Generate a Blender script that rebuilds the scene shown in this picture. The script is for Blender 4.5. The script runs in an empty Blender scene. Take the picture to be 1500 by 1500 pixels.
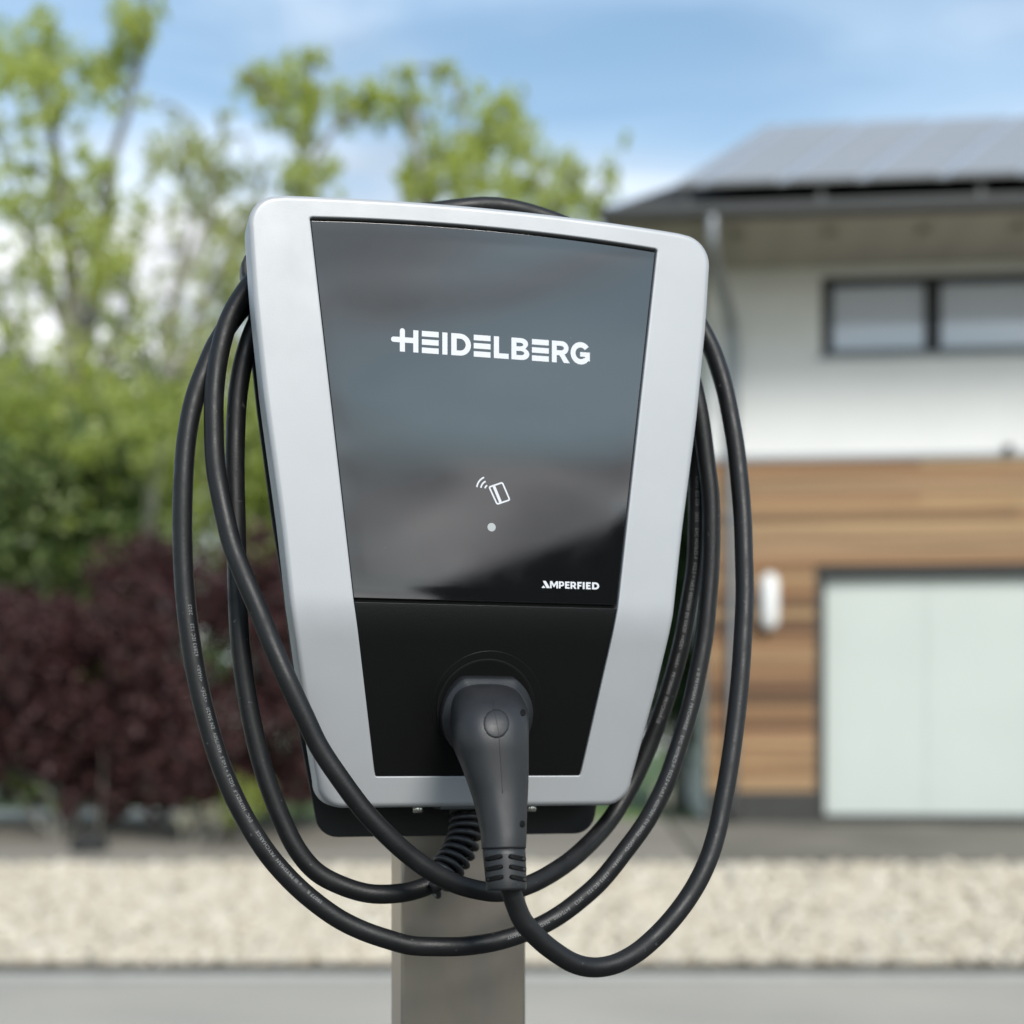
import bpy, bmesh, math, random
import numpy as np
from mathutils import Vector, Matrix
from mathutils.geometry import tessellate_polygon
random.seed(7); rng = np.random.default_rng(7)
scene = bpy.context.scene
R = math.radians

# ------------------------------------------------------------------ camera, sky, sun
F = 2190.0                      # focal length in photo pixels (1500 px wide)
CAMZ = 1.25
cam_d = bpy.data.cameras.new('camera'); cam = bpy.data.objects.new('camera', cam_d)
scene.collection.objects.link(cam); scene.camera = cam
cam.location = (0, 0, CAMZ); cam.rotation_euler = (R(90), 0, 0)
cam_d.sensor_width = 36; cam_d.lens = 36 * F / 1500
cam_d.shift_y = 350 / 1500; cam_d.clip_start = .02; cam_d.clip_end = 2000
cam_d.dof.use_dof = True; cam_d.dof.focus_distance = .985; cam_d.dof.aperture_fstop = 4.1

SUN_EL, SUN_AZ = R(37), R(158)   # azimuth clockwise from +Y: behind the camera
world = bpy.data.worlds.new('World'); scene.world = world; world.use_nodes = True
nt = world.node_tree; nt.nodes.clear(); N = nt.nodes; Lk = nt.links
out = N.new('ShaderNodeOutputWorld'); bg = N.new('ShaderNodeBackground'); bg.inputs[1].default_value = .12
sky = N.new('ShaderNodeTexSky'); sky.sky_type = 'NISHITA'; sky.sun_disc = False
sky.sun_elevation = SUN_EL; sky.sun_rotation = SUN_AZ; sky.dust_density = .6; sky.air_density = 1.0; sky.ozone_density = .6
tc = N.new('ShaderNodeTexCoord'); mp = N.new('ShaderNodeMapping')
mp.inputs['Scale'].default_value = (1.0, 1.3, 4.2); mp.inputs['Location'].default_value = (-.24, -1.26, -2.87); mp.inputs['Rotation'].default_value = (R(8), R(16), R(25))
Lk.new(tc.outputs['Generated'], mp.inputs[0])
nz = N.new('ShaderNodeTexNoise'); nz.inputs['Scale'].default_value = 2.3; nz.inputs['Detail'].default_value = 7
nz.inputs['Roughness'].default_value = .52; nz.inputs['Distortion'].default_value = .6
Lk.new(mp.outputs[0], nz.inputs['Vector'])
rp = N.new('ShaderNodeMapRange'); rp.inputs[1].default_value = .42; rp.inputs[2].default_value = .74; rp.interpolation_type = 'SMOOTHSTEP'
rp.inputs[3].default_value = .12; rp.inputs[4].default_value = .6
Lk.new(nz.outputs[0], rp.inputs[0])
sx = N.new('ShaderNodeSeparateXYZ'); Lk.new(tc.outputs['Generated'], sx.inputs[0])
hz = N.new('ShaderNodeMapRange'); hz.inputs[1].default_value = .0; hz.inputs[2].default_value = .52; hz.interpolation_type = 'SMOOTHSTEP'
hz.inputs[3].default_value = .85; hz.inputs[4].default_value = .0
Lk.new(sx.outputs['Z'], hz.inputs[0])
ad = N.new('ShaderNodeMath'); ad.operation = 'ADD'; ad.use_clamp = True
hm = N.new('ShaderNodeMapRange'); hm.inputs[1].default_value = .36; hm.inputs[2].default_value = .64; hm.inputs[3].default_value = .35; hm.inputs[4].default_value = 1.3
Lk.new(nz.outputs[0], hm.inputs[0]); hx = N.new('ShaderNodeMath'); hx.operation = 'MULTIPLY'
Lk.new(hz.outputs[0], hx.inputs[0]); Lk.new(hm.outputs[0], hx.inputs[1])
Lk.new(rp.outputs[0], ad.inputs[0]); Lk.new(hx.outputs[0], ad.inputs[1])
mx = N.new('ShaderNodeMix'); mx.data_type = 'RGBA'
tint = N.new('ShaderNodeMix'); tint.data_type = 'RGBA'; tint.blend_type = 'MULTIPLY'; tint.inputs[0].default_value = 1
tint.inputs[7].default_value = (.80, 1.0, .985, 1); Lk.new(sky.outputs[0], tint.inputs[6])
Lk.new(ad.outputs[0], mx.inputs[0]); Lk.new(tint.outputs[2], mx.inputs[6])
n3 = N.new('ShaderNodeTexNoise'); n3.inputs['Scale'].default_value = 3.2; n3.inputs['Detail'].default_value = 6; n3.inputs['Distortion'].default_value = .9
mp3 = N.new('ShaderNodeMapping'); mp3.inputs['Scale'].default_value = (.9, 1.0, 4.5); mp3.inputs['Location'].default_value = (-1.6, -1.61, -1.69); mp3.inputs['Rotation'].default_value = (R(-14), R(10), 0)
Lk.new(tc.outputs['Generated'], mp3.inputs[0]); Lk.new(mp3.outputs[0], n3.inputs['Vector'])
r3 = N.new('ShaderNodeMapRange'); r3.inputs[1].default_value = .36; r3.inputs[2].default_value = .66; r3.interpolation_type = 'SMOOTHSTEP'; Lk.new(n3.outputs[0], r3.inputs[0])
cc = N.new('ShaderNodeMix'); cc.data_type = 'RGBA'; cc.inputs[6].default_value = (3.5, 3.6, 3.75, 1); cc.inputs[7].default_value = (8.0, 8.1, 8.2, 1)
Lk.new(r3.outputs[0], cc.inputs[0]); Lk.new(cc.outputs[2], mx.inputs[7])
Lk.new(mx.outputs[2], bg.inputs[0]); Lk.new(bg.outputs[0], out.inputs[0])

sun_d = bpy.data.lights.new('sun', 'SUN'); sun = bpy.data.objects.new('sun', sun_d); scene.collection.objects.link(sun)
sun_d.energy = 1.9; sun_d.angle = R(20); sun_d.color = (1, .95, .89)
sdir = Vector((math.sin(SUN_AZ) * math.cos(SUN_EL), math.cos(SUN_AZ) * math.cos(SUN_EL), math.sin(SUN_EL)))
sun.rotation_euler = sdir.to_track_quat('Z', 'Y').to_euler(); sun.location = (-3, -9, 7)

scene.view_settings.view_transform = 'Standard'; scene.view_settings.look = 'None'
scene.view_settings.exposure = 0.78; scene.view_settings.gamma = 1
scene.render.engine = 'CYCLES'; scene.cycles.use_denoising = True
scene.cycles.max_bounces = 8; scene.cycles.transparent_max_bounces = 8

# ------------------------------------------------------------------ helpers
C = scene.collection
def tag(o, label=None, cat=None, group=None, kind=None):
    if label: o['label'] = label
    if cat: o['category'] = cat
    if group: o['group'] = group
    if kind: o['kind'] = kind
    return o
def empty(name, loc, rz=0, **k):
    o = bpy.data.objects.new(name, None); C.objects.link(o); o.location = loc; o.rotation_euler = (0, 0, rz)
    o.empty_display_size = .1
    return tag(o, **k)
def mesh_obj(name, v, f, mat=None, parent=None, smooth=False, bevel=0, seg=2, sub=0, fix=False):
    me = bpy.data.meshes.new(name); me.from_pydata([tuple(a) for a in v], [], f)
    if fix:
        bm = bmesh.new(); bm.from_mesh(me); bmesh.ops.remove_doubles(bm, verts=bm.verts, dist=1e-6)
        bmesh.ops.recalc_face_normals(bm, faces=bm.faces); bm.to_mesh(me); bm.free()
    me.update(); o = bpy.data.objects.new(name, me); C.objects.link(o)
    if mat: me.materials.append(mat)
    if smooth:
        for p in me.polygons: p.use_smooth = True
    if parent: o.parent = parent
    if bevel:
        b = o.modifiers.new('bevel', 'BEVEL'); b.width = bevel; b.segments = seg; b.limit_method = 'ANGLE'; b.angle_limit = R(35)
    if sub:
        s = o.modifiers.new('sub', 'SUBSURF'); s.levels = s.render_levels = sub
    return o
def box_vf(x0, x1, y0, y1, z0, z1):
    v = [(x0,y0,z0),(x1,y0,z0),(x1,y1,z0),(x0,y1,z0),(x0,y0,z1),(x1,y0,z1),(x1,y1,z1),(x0,y1,z1)]
    return v, [(0,3,2,1),(4,5,6,7),(0,1,5,4),(1,2,6,5),(2,3,7,6),(3,0,4,7)]
def box(name, x0, x1, y0, y1, z0, z1, mat, parent=None, bevel=0):
    v, f = box_vf(x0, x1, y0, y1, z0, z1)
    return mesh_obj(name, v, f, mat, parent, bevel=bevel)
def multi_box(name, boxes, mat, parent=None, bevel=0):
    V, Fc = [], []
    for b in boxes:
        v, f = box_vf(*b); n = len(V); V += v; Fc += [tuple(i + n for i in q) for q in f]
    return mesh_obj(name, V, Fc, mat, parent, bevel=bevel)
def catmull(P, n):
    P = [np.array(p, float) for p in P]; out = []
    Q = [2*P[0]-P[1]] + P + [2*P[-1]-P[-2]]
    for i in range(1, len(Q)-2):
        p0, p1, p2, p3 = Q[i-1:i+3]
        d01, d12, d23 = [max(np.linalg.norm(b-a)**.5, 1e-6) for a, b in ((p0,p1),(p1,p2),(p2,p3))]
        m1 = (p2-p1) + d12*((p1-p0)/d01-(p2-p0)/(d01+d12)); m2 = (p2-p1) + d12*((p3-p2)/d23-(p3-p1)/(d12+d23))
        for k in range(n):
            t = k/n; out.append((2*t**3-3*t**2+1)*p1+(t**3-2*t**2+t)*m1+(-2*t**3+3*t**2)*p2+(t**3-t**2)*m2)
    out.append(P[-1]); return np.array(out)
def tube_vf(P, r, n=12, caps=True):
    P = np.array(P, float); rr = r if hasattr(r, '__len__') else [r]*len(P)
    T = np.gradient(P, axis=0); T /= np.linalg.norm(T, axis=1)[:, None]
    u = np.cross(T[0], (0,0,1)); 
    if np.linalg.norm(u) < .1: u = np.cross(T[0], (0,1,0))
    V = []; Fc = []
    for i in range(len(P)):
        u = u - T[i]*np.dot(u, T[i]); u /= np.linalg.norm(u); w = np.cross(T[i], u)
        for k in range(n):
            a = 2*math.pi*k/n; V.append(P[i] + rr[i]*(math.cos(a)*u+math.sin(a)*w))
    for i in range(len(P)-1):
        for k in range(n):
            a = i*n+k; b = i*n+(k+1)%n; Fc.append((a, b, b+n, a+n))
    if caps:
        Fc.append(tuple(range(n))[::-1]); Fc.append(tuple(range((len(P)-1)*n, len(P)*n)))
    return V, Fc
def tube(name, P, r, mat, parent=None, n=12):
    v, f = tube_vf(P, r, n); return mesh_obj(name, v, f, mat, parent, smooth=True)

# ------------------------------------------------------------------ materials
def mat(name, col, rough=.5, metal=0, ior=1.5, spec=None, coat=0, bump=0, bscale=50, var=0, vscale=5, stretch=None, col2=None, trans=0, island=0):
    m = bpy.data.materials.new(name); m.use_nodes = True; t = m.node_tree; b = t.nodes['Principled BSDF']
    b.inputs['Base Color'].default_value = (*col, 1); b.inputs['Roughness'].default_value = rough
    b.inputs['Metallic'].default_value = metal; b.inputs['IOR'].default_value = ior
    if coat: b.inputs['Coat Weight'].default_value = coat; b.inputs['Coat Roughness'].default_value = .05
    if trans: b.inputs['Transmission Weight'].default_value = trans
    vec = None
    if stretch or var or bump:
        tcn = t.nodes.new('ShaderNodeTexCoord'); mpn = t.nodes.new('ShaderNodeMapping')
        if stretch: mpn.inputs['Scale'].default_value = stretch
        t.links.new(tcn.outputs['Object'], mpn.inputs[0]); vec = mpn.outputs[0]
    if var or col2:
        n = t.nodes.new('ShaderNodeTexNoise'); n.inputs['Scale'].default_value = vscale; n.inputs['Detail'].default_value = 5
        if vec: t.links.new(vec, n.inputs['Vector'])
        r = t.nodes.new('ShaderNodeMapRange'); r.inputs[1].default_value = .3; r.inputs[2].default_value = .7
        t.links.new(n.outputs[0], r.inputs[0])
        mxn = t.nodes.new('ShaderNodeMix'); mxn.data_type = 'RGBA'
        c2 = col2 or tuple(c*(1-var) for c in col)
        mxn.inputs[6].default_value = (*col, 1); mxn.inputs[7].default_value = (*c2, 1)
        t.links.new(r.outputs[0], mxn.inputs[0]); t.links.new(mxn.outputs[2], b.inputs['Base Color'])
    if bump:
        n2 = t.nodes.new('ShaderNodeTexNoise'); n2.inputs['Scale'].default_value = bscale; n2.inputs['Detail'].default_value = 4
        t.links.new(vec, n2.inputs['Vector']); bp = t.nodes.new('ShaderNodeBump'); bp.inputs['Strength'].default_value = bump
        bp.inputs['Distance'].default_value = .002; t.links.new(n2.outputs[0], bp.inputs['Height']); t.links.new(bp.outputs[0], b.inputs['Normal'])
    return m
def island_mat(name, cols, rough=.7, transl=0):
    """colour picked at random per mesh island (leaf, stone)"""
    m = bpy.data.materials.new(name); m.use_nodes = True; t = m.node_tree; b = t.nodes['Principled BSDF']
    g = t.nodes.new('ShaderNodeNewGeometry'); cr = t.nodes.new('ShaderNodeValToRGB'); cr.color_ramp.interpolation = 'LINEAR'
    e = cr.color_ramp.elements
    while len(e) < len(cols): e.new(.5)
    for i, c in enumerate(cols): e[i].position = i/(len(cols)-1); e[i].color = (*c, 1)
    t.links.new(g.outputs['Random Per Island'], cr.inputs[0]); t.links.new(cr.outputs[0], b.inputs['Base Color'])
    b.inputs['Roughness'].default_value = rough
    if transl:
        tr = t.nodes.new('ShaderNodeBsdfTranslucent'); mxs = t.nodes.new('ShaderNodeMixShader'); mxs.inputs[0].default_value = transl
        t.links.new(cr.outputs[0], tr.inputs[0]); t.links.new(b.outputs[0], mxs.inputs[1]); t.links.new(tr.outputs[0], mxs.inputs[2])
        t.links.new(mxs.outputs[0], t.nodes['Material Output'].inputs[0])
    return m
M = {}
M['frame'] = mat('silver_grey_lacquer', (.43, .44, .452), .46, metal=.20, bump=.035, bscale=900, var=.05, vscale=14)
M['glass'] = mat('smoked_glass', (.006, .0065, .007), .04, ior=1.98)
def smudge(m, r0, r1, scale, tint=None):      # fingerprints and dust: uneven gloss
    t = m.node_tree; b = t.nodes['Principled BSDF']; tcn = t.nodes.new('ShaderNodeTexCoord'); n = t.nodes.new('ShaderNodeTexNoise')
    n.inputs['Scale'].default_value = scale; n.inputs['Detail'].default_value = 8; n.inputs['Roughness'].default_value = .65
    t.links.new(tcn.outputs['Object'], n.inputs['Vector']); q = t.nodes.new('ShaderNodeMapRange'); q.inputs[1].default_value = .4; q.inputs[2].default_value = .7
    q.inputs[3].default_value = r0; q.inputs[4].default_value = r1; t.links.new(n.outputs[0], q.inputs[0]); t.links.new(q.outputs[0], b.inputs['Roughness'])
    if tint: b.inputs['Specular Tint'].default_value = (*tint, 1)
def specks(m, col, scale, thr):                # tiny pale dust specks and scuffs
    t = m.node_tree; b = t.nodes['Principled BSDF']; src = b.inputs['Base Color'].links[0].from_socket if b.inputs['Base Color'].links else None
    base = tuple(b.inputs['Base Color'].default_value); tcn = t.nodes.new('ShaderNodeTexCoord'); n = t.nodes.new('ShaderNodeTexNoise')
    n.inputs['Scale'].default_value = scale; n.inputs['Detail'].default_value = 3; t.links.new(tcn.outputs['Object'], n.inputs['Vector'])
    q = t.nodes.new('ShaderNodeMapRange'); q.inputs[1].default_value = thr; q.inputs[2].default_value = thr+.04; q.inputs[4].default_value = .8; t.links.new(n.outputs[0], q.inputs[0])
    x = t.nodes.new('ShaderNodeMix'); x.data_type = 'RGBA'; x.inputs[6].default_value = base; x.inputs[7].default_value = (*col, 1)
    if src: t.links.new(src, x.inputs[6])
    t.links.new(q.outputs[0], x.inputs[0]); t.links.new(x.outputs[2], b.inputs['Base Color'])
smudge(M['glass'], .03, .075, 18, (1, .98, .985)); specks(M['glass'], (.10, .10, .10), 420, .76)
smudge(M['frame'], .42, .54, 22)
M['panel'] = mat('matt_black_panel', (.004, .004, .004), .34, ior=1.33, bump=.08, bscale=1200)
M['throat'] = mat('painted_recess_shade', (.002, .002, .002), .7, ior=1.3)  # near-black that paints the shade inside recesses left uncut
M['black'] = mat('black_plastic', (.010, .010, .011), .5)
M['backplate'] = mat('black_powder_coat', (.009, .009, .009), .55, bump=.1, bscale=900)
M['print'] = mat('white_print', (.66, .67, .70), .5)
M['dotprint'] = mat('pale_status_window', (.42, .44, .44), .3)
M['rubber'] = mat('black_cable_rubber', (.009, .009, .0095), .5, ior=1.42, bump=.08, bscale=700, var=.35, vscale=60)
specks(M['rubber'], (.07, .068, .065), 260, .70); smudge(M['rubber'], .42, .60, 70)
M['cableprint'] = mat('grey_cable_print', (.19, .19, .19), .6)
M['plug'] = mat('dark_grey_plug_plastic', (.017, .018, .020), .46, bump=.09, bscale=1500, var=.2, vscale=35)
specks(M['plug'], (.16, .16, .155), 330, .735); smudge(M['plug'], .40, .56, 60)
M['plugdark'] = mat('plug_black', (.022, .022, .024), .45, bump=.1, bscale=900)
M['screw'] = mat('nickel_screw', (.7, .68, .62), .25, metal=1)
def steel():
    m = mat('brushed_stainless_steel', (.44, .375, .31), .36, metal=1, col2=(.33, .30, .27), vscale=7, stretch=(3, 3, 1.2), bump=.03, bscale=300)  # brown base and mottling put blurred ground reflections into the colour
    return m
M['steel'] = steel()
M['render'] = mat('white_render', (.80, .795, .775), .9, var=.05, vscale=1.5, bump=.2, bscale=80)
M['wframe'] = mat('anthracite_window_frame', (.012, .013, .014), .5)
M['pane'] = mat('window_glass_sky_tint', (.62, .66, .76), .03, ior=2.0)  # pale blue base colour stands in for reflected sky
M['garage'] = mat('white_garage_door_flare_tint', (.53, .57, .53), .5, var=.05, vscale=1.2)  # slight green puts a lens flare cast into the white door colour
M['zinc'] = mat('zinc_grey', (.26, .27, .28), .4, metal=.6)
M['gutter'] = mat('grey_gutter', (.06, .062, .062), .5)
M['tile'] = mat('dark_grey_roof_tile', (.022, .022, .022), .7, var=.3, vscale=3)
M['solar'] = mat('solar_glass_sky_sheen', (.29, .29, .29), .32, ior=1.7)  # light base colour stands in for sky mirrored at a grazing angle
M['alu'] = mat('aluminium', (.75, .76, .78), .3, metal=.8)
M['soffit'] = mat('weathered_soffit_boards', (.40, .37, .31), .8, var=.2, vscale=4)
M['white'] = mat('white_paint', (.78, .78, .76), .5)
M['lampglass'] = mat('opal_lamp_glass', (.82, .82, .80), .35)
M['plinth'] = mat('dark_plinth', (.055, .055, .05), .85, var=.2)
M['drive'] = mat('grey_concrete_paving', (.22, .20, .165), .9, var=.3, vscale=1.1, col2=(.13, .12, .095))
M['asphalt'] = mat('grey_asphalt', (.44, .405, .345), .9, var=.2, vscale=.8, col2=(.36, .335, .29), bump=.4, bscale=200)
M['kerb'] = mat('pale_concrete_kerb', (.55, .53, .47), .85, var=.2, vscale=6)
M['kerbdark'] = mat('dark_weathered_kerb', (.115, .11, .095), .9, var=.3, vscale=5)
M['soil'] = mat('brown_soil', (.17, .15, .12), .95, col2=(.28, .255, .21), vscale=3)
M['bed'] = mat('crushed_stone_bed', (.36, .335, .27), .95, col2=(.26, .24, .19), vscale=6)
M['path'] = mat('pale_path', (.68, .66, .62), .9, var=.15, vscale=1)
M['grass'] = mat('lawn_ground', (.075, .125, .03), .95, col2=(.05, .09, .022), vscale=1.5)
M['bark'] = mat('grey_brown_bark', (.22, .21, .18), .9, var=.4, vscale=6)
M['palebark'] = mat('pale_bark', (.34, .33, .30), .9, var=.4, vscale=6)
M['stone'] = island_mat('cream_stones', [(.57,.515,.41),(.51,.455,.35),(.63,.58,.48),(.46,.395,.295),(.59,.52,.41),(.68,.62,.52),(.44,.385,.30),(.56,.485,.375)], .85)
M['leaf_y'] = island_mat('spring_leaves', [(.55,.62,.12),(.66,.70,.22),(.42,.50,.10),(.74,.76,.38)], .6, .65)
M['leaf_p'] = island_mat('pale_spring_leaves', [(.58,.62,.22),(.68,.70,.34),(.48,.52,.20),(.64,.65,.34)], .6, .65)
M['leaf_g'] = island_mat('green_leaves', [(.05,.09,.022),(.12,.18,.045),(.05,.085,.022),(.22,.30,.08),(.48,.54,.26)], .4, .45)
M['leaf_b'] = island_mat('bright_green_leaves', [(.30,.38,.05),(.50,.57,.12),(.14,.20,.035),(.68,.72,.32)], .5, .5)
M['leaf_r'] = island_mat('dark_red_leaves', [(.052,.016,.018),(.08,.026,.030),(.034,.014,.015),(.12,.050,.050),(.06,.035,.02)], .55, .3)
M['leaf_d'] = island_mat('dark_conifer_leaves', [(.02,.045,.012),(.035,.075,.015),(.015,.03,.010)], .6, .2)
M['flower'] = island_mat('white_flowers', [(.7,.66,.55),(.6,.56,.45),(.45,.5,.3)], .8, .3)
M['darkwood'] = mat('black_stained_timber', (.012, .012, .011), .8)
M['boulder'] = mat('dark_basalt', (.022, .023, .022), .8, var=.4, vscale=8)
def wood_mat():
    m = bpy.data.materials.new('larch_cladding'); m.use_nodes = True; t = m.node_tree; b = t.nodes['Principled BSDF']
    oi = t.nodes.new('ShaderNodeObjectInfo'); cr = t.nodes.new('ShaderNodeValToRGB'); e = cr.color_ramp.elements; cr.color_ramp.interpolation = 'CONSTANT'
    cols = [(.12,.065,.032),(.34,.19,.095),(.17,.09,.045),(.32,.18,.088),(.41,.26,.13),(.26,.14,.065),(.45,.30,.155),(.34,.215,.115),(.22,.125,.065)]
    while len(e) < len(cols): e.new(.5)
    for i, c in enumerate(cols): e[i].position = i/(len(cols)-1); e[i].color = (*c, 1)
    t.links.new(oi.outputs['Random'], cr.inputs[0])
    tcn = t.nodes.new('ShaderNodeTexCoord'); mp_ = t.nodes.new('ShaderNodeMapping'); mp_.inputs['Scale'].default_value = (.4, .4, 26)
    g = t.nodes.new('ShaderNodeNewGeometry'); t.links.new(g.outputs['Position'], mp_.inputs[0])
    n = t.nodes.new('ShaderNodeTexNoise'); n.inputs['Scale'].default_value = 1.6; n.inputs['Detail'].default_value = 6
    t.links.new(mp_.outputs[0], n.inputs['Vector'])
    r = t.nodes.new('ShaderNodeMapRange'); r.inputs[1].default_value = .3; r.inputs[2].default_value = .7; r.inputs[3].default_value = .62; r.inputs[4].default_value = 1.2
    t.links.new(n.outputs[0], r.inputs[0]); hs = t.nodes.new('ShaderNodeHueSaturation'); t.links.new(r.outputs[0], hs.inputs['Value'])
    t.links.new(cr.outputs[0], hs.inputs['Color']); t.links.new(hs.outputs[0], b.inputs['Base Color']); b.inputs['Roughness'].default_value = .75
    return m
M['wood'] = wood_mat()

# ------------------------------------------------------------------ charging station frame of reference
PSI = R(15); cP, sP = math.cos(PSI), math.sin(PSI); S0 = .0077
CX, CY = -50/F + S0*cP, 1.0 + S0*sP             # centre line of the front face
TB = -.062                                       # lowest point of the station, relative to the camera height
STATION = (CX, CY, CAMZ + TB)
def L(s, w, t): return (s, -w, t - TB)           # s to the right, w outward, t up
def pw(t):                                       # profile of the front: upright above, leaning back below the crease
    a, b = .074, .102
    if t >= b: return 0.0
    if t <= a: return -.25*(.088 - t)
    return -.25*(b-t)**2/(2*(b-a))
def inv(x, y, w):                                # measured point of the photo at outward depth w -> (s, t)
    X = (x-750)/F; Y = (1100-y)/F; x0 = -50/F
    s = (X*(1-w*cP) - x0 - w*sP)/(cP - X*sP)
    return s - S0, Y*(1 + s*sP - w*cP)
def lp(x, y, w):
    s, t = inv(x, y, w); return L(s, w, t)
def interp(tab, t):
    ts = [a for a, _ in tab]; return float(np.interp(t, ts, [b for _, b in tab]))
HW = [(-.045,.1065),(-.0385,.108),(-.026,.1103),(0,.1155),(.045,.1243),(.0945,.1325),(.15,.1387),(.23,.1497),(.2965,.1566),(.344,.1597),(.37,.1605)]
IT, IB = .3468, -.0172                            # opening: top corner, bottom
def inner_hw(t): return interp([(IB,.0726),(.0983,.0912),(IT,.1199)], t)
def top_in(s): return IT + .0042*(1-(s/.12)**2)
def top_out(s): return .3595 + .005*(1-(s/.144)**2)
BOT = -.0385
station = empty('charging_station', STATION, PSI, label='silver grey wall charging station with black glass front on a steel post', cat='charging station')

def loops():
    """matching points: outer outline and opening outline, counter-clockwise from bottom left"""
    out, inn = [], []
    ts = sorted(set(list(np.linspace(IB+.004, .066, 8)) + list(np.linspace(.066, .11, 12)) + list(np.linspace(.11, IT-.002, 16))))
    rad = .020
    def corner(cx, cy, a0, a1, ic, n=9, r=rad):
        for k in range(n):
            a = a0 + (a1-a0)*k/(n-1); out.append((cx+r*math.cos(a), cy+r*math.sin(a)))
            b = a; inn.append((ic[0]+.0016*math.cos(b), ic[1]+.0016*math.sin(b)))
    # right rail upwards
    tc0 = top_out(.140)-rad-.0004; tm = lambda t: t if t < .2 else .2+(t-.2)*(tc0-.002-.2)/(IT-.002-.2)
    for t in ts: out.append((interp(HW, tm(t)), tm(t))); inn.append((inner_hw(t), t))
    hwT = interp(HW, tc0)
    corner(hwT-rad, top_out(.140)-rad-.0004, 0, R(87), (inner_hw(IT)-.0016, IT-.0016))
    for s in np.linspace(.118, -.118, 25): out.append((s*1.15, top_out(s*1.15))); inn.append((s, top_in(s)))
    corner(-hwT+rad, top_out(.140)-rad-.0004, R(93), R(180), (-inner_hw(IT)+.0016, IT-.0016))
    for t in ts[::-1]: out.append((-interp(HW, tm(t)), tm(t))); inn.append((-inner_hw(t), t))
    hb = interp(HW, BOT+.018)
    corner(-hb+.018, BOT+.018, R(180), R(270), (-inner_hw(IB)+.0016, IB+.0016), r=.018)
    for s in np.linspace(-.069, .069, 15): out.append((s*1.2, BOT)); inn.append((s, IB))
    corner(hb-.018, BOT+.018, R(270), R(360), (inner_hw(IB)-.0016, IB+.0016), r=.018)
    return np.array(out), np.array(inn)
OUT, INN = loops()
def offset_loop(Lp, d):      # inward offset of a CCW loop
    nx = np.roll(Lp, -1, 0) - np.roll(Lp, 1, 0); nx /= np.linalg.norm(nx, axis=1)[:, None]
    return Lp + d*np.stack([-nx[:, 1], nx[:, 0]], 1)
def ring_mesh(name, rings, mat_, parent, close_last=False, smooth=True):
    V = []; n = len(rings[0][0])
    for lp_, wf in rings:
        for s, t in lp_: V.append(L(s, wf(t), t))
    Fc = []
    for r in range(len(rings)-1):
        for k in range(n):
            a = r*n+k; b = r*n+(k+1) % n; Fc.append((a, b, b+n, a+n))
    if close_last: Fc.append(tuple(range((len(rings)-1)*n, len(rings)*n)))
    return mesh_obj(name, V, Fc, mat_, parent, smooth=smooth)
rings = [(offset_loop(OUT, .004), lambda t: pw(t)-.030), (offset_loop(OUT, .0008), lambda t: pw(t)-.030), (OUT, lambda t: pw(t)-.028), (OUT, lambda t: pw(t)-.0036)]
for a in (20, 40, 60, 78, 90):
    rr = .0036
    rings.append((offset_loop(OUT, rr*(1-math.cos(R(a)))), lambda t, a=a: pw(t)-rr*(1-math.sin(R(a)))))
inner_off = offset_loop(INN, -.0007)
base = rings[-1][0]
for k in (.04, .25, .5, .75, .97): rings.append((base*(1-k)+inner_off*k, pw))
rings.append((inner_off, pw)); rings.append((offset_loop(INN, -.0002), lambda t: pw(t)-.0003)); rings.append((INN, lambda t: pw(t)-.0009)); rings.append((INN, lambda t: pw(t)-.009))
frame = ring_mesh('front_frame', rings, M['frame'], station)
frame.modifiers.new('wn', 'WEIGHTED_NORMAL').weight = 90

# glass and lower panel sit in the opening
def sheet(name, left, right, t0, t1, wf, mat_, parent, topf=None, rows=26, cols=16, thick=.004, bev=.0004):
    V = []; Fc = []
    tt = np.linspace(t0, t1, rows)
    for i, t in enumerate(tt):
        for j in range(cols):
            u = j/(cols-1); s = left(t)*(1-u)+right(t)*u; tq = t
            if topf: tq = t0 + (t-t0)*(topf(s)-t0)/(t1-t0)
            V.append(L(s, wf(tq), tq))
    for i in range(rows-1):
        for j in range(cols-1):
            a = i*cols+j; Fc.append((a, a+1, a+cols+1, a+cols))
    n = len(V); back = [(x, y+thick, z) for x, y, z in V]; V += back
    Fc += [tuple(n+q for q in f[::-1]) for f in Fc]
    rim = [j for j in range(cols)] + [i*cols+cols-1 for i in range(1, rows)] + [(rows-1)*cols+j for j in range(cols-2, -1, -1)] + [i*cols for i in range(rows-2, 0, -1)]
    for k in range(len(rim)):
        a, b = rim[k], rim[(k+1) % len(rim)]; Fc.append((b, a, a+n, b+n))
    o = mesh_obj(name, V, Fc, mat_, parent, smooth=False); 
    for p in o.data.polygons: p.use_smooth = True
    b = o.modifiers.new('bevel', 'BEVEL'); b.width = bev; b.segments = 2; b.limit_method = 'ANGLE'; b.angle_limit = R(50); b.harden_normals = False
    o.modifiers.new('wn', 'WEIGHTED_NORMAL').keep_sharp = True
    return o
glass = sheet('glass_panel', lambda t: -inner_hw(t)+.0006, lambda t: inner_hw(t)-.0006, .1004, IT-.0015, lambda t: -.0022, M['glass'], station, topf=lambda s: top_in(s)-.0016)
lower = sheet('lower_panel', lambda t: -inner_hw(t)+.0003, lambda t: inner_hw(t)-.0003, IB+.0003, .0978, lambda t: pw(t)-.0016, M['panel'], station, rows=40)
# dark lining behind the gaps
mesh_obj('inner_tray', [L(-.118,-.0085,IT), L(.118,-.0085,IT), L(.0905,-.0085,.085), L(.072,-.0345,IB), L(-.072,-.0345,IB), L(-.0905,-.0085,.085)], [(0,5,2,1),(5,4,3,2)], M['black'], station)
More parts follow.
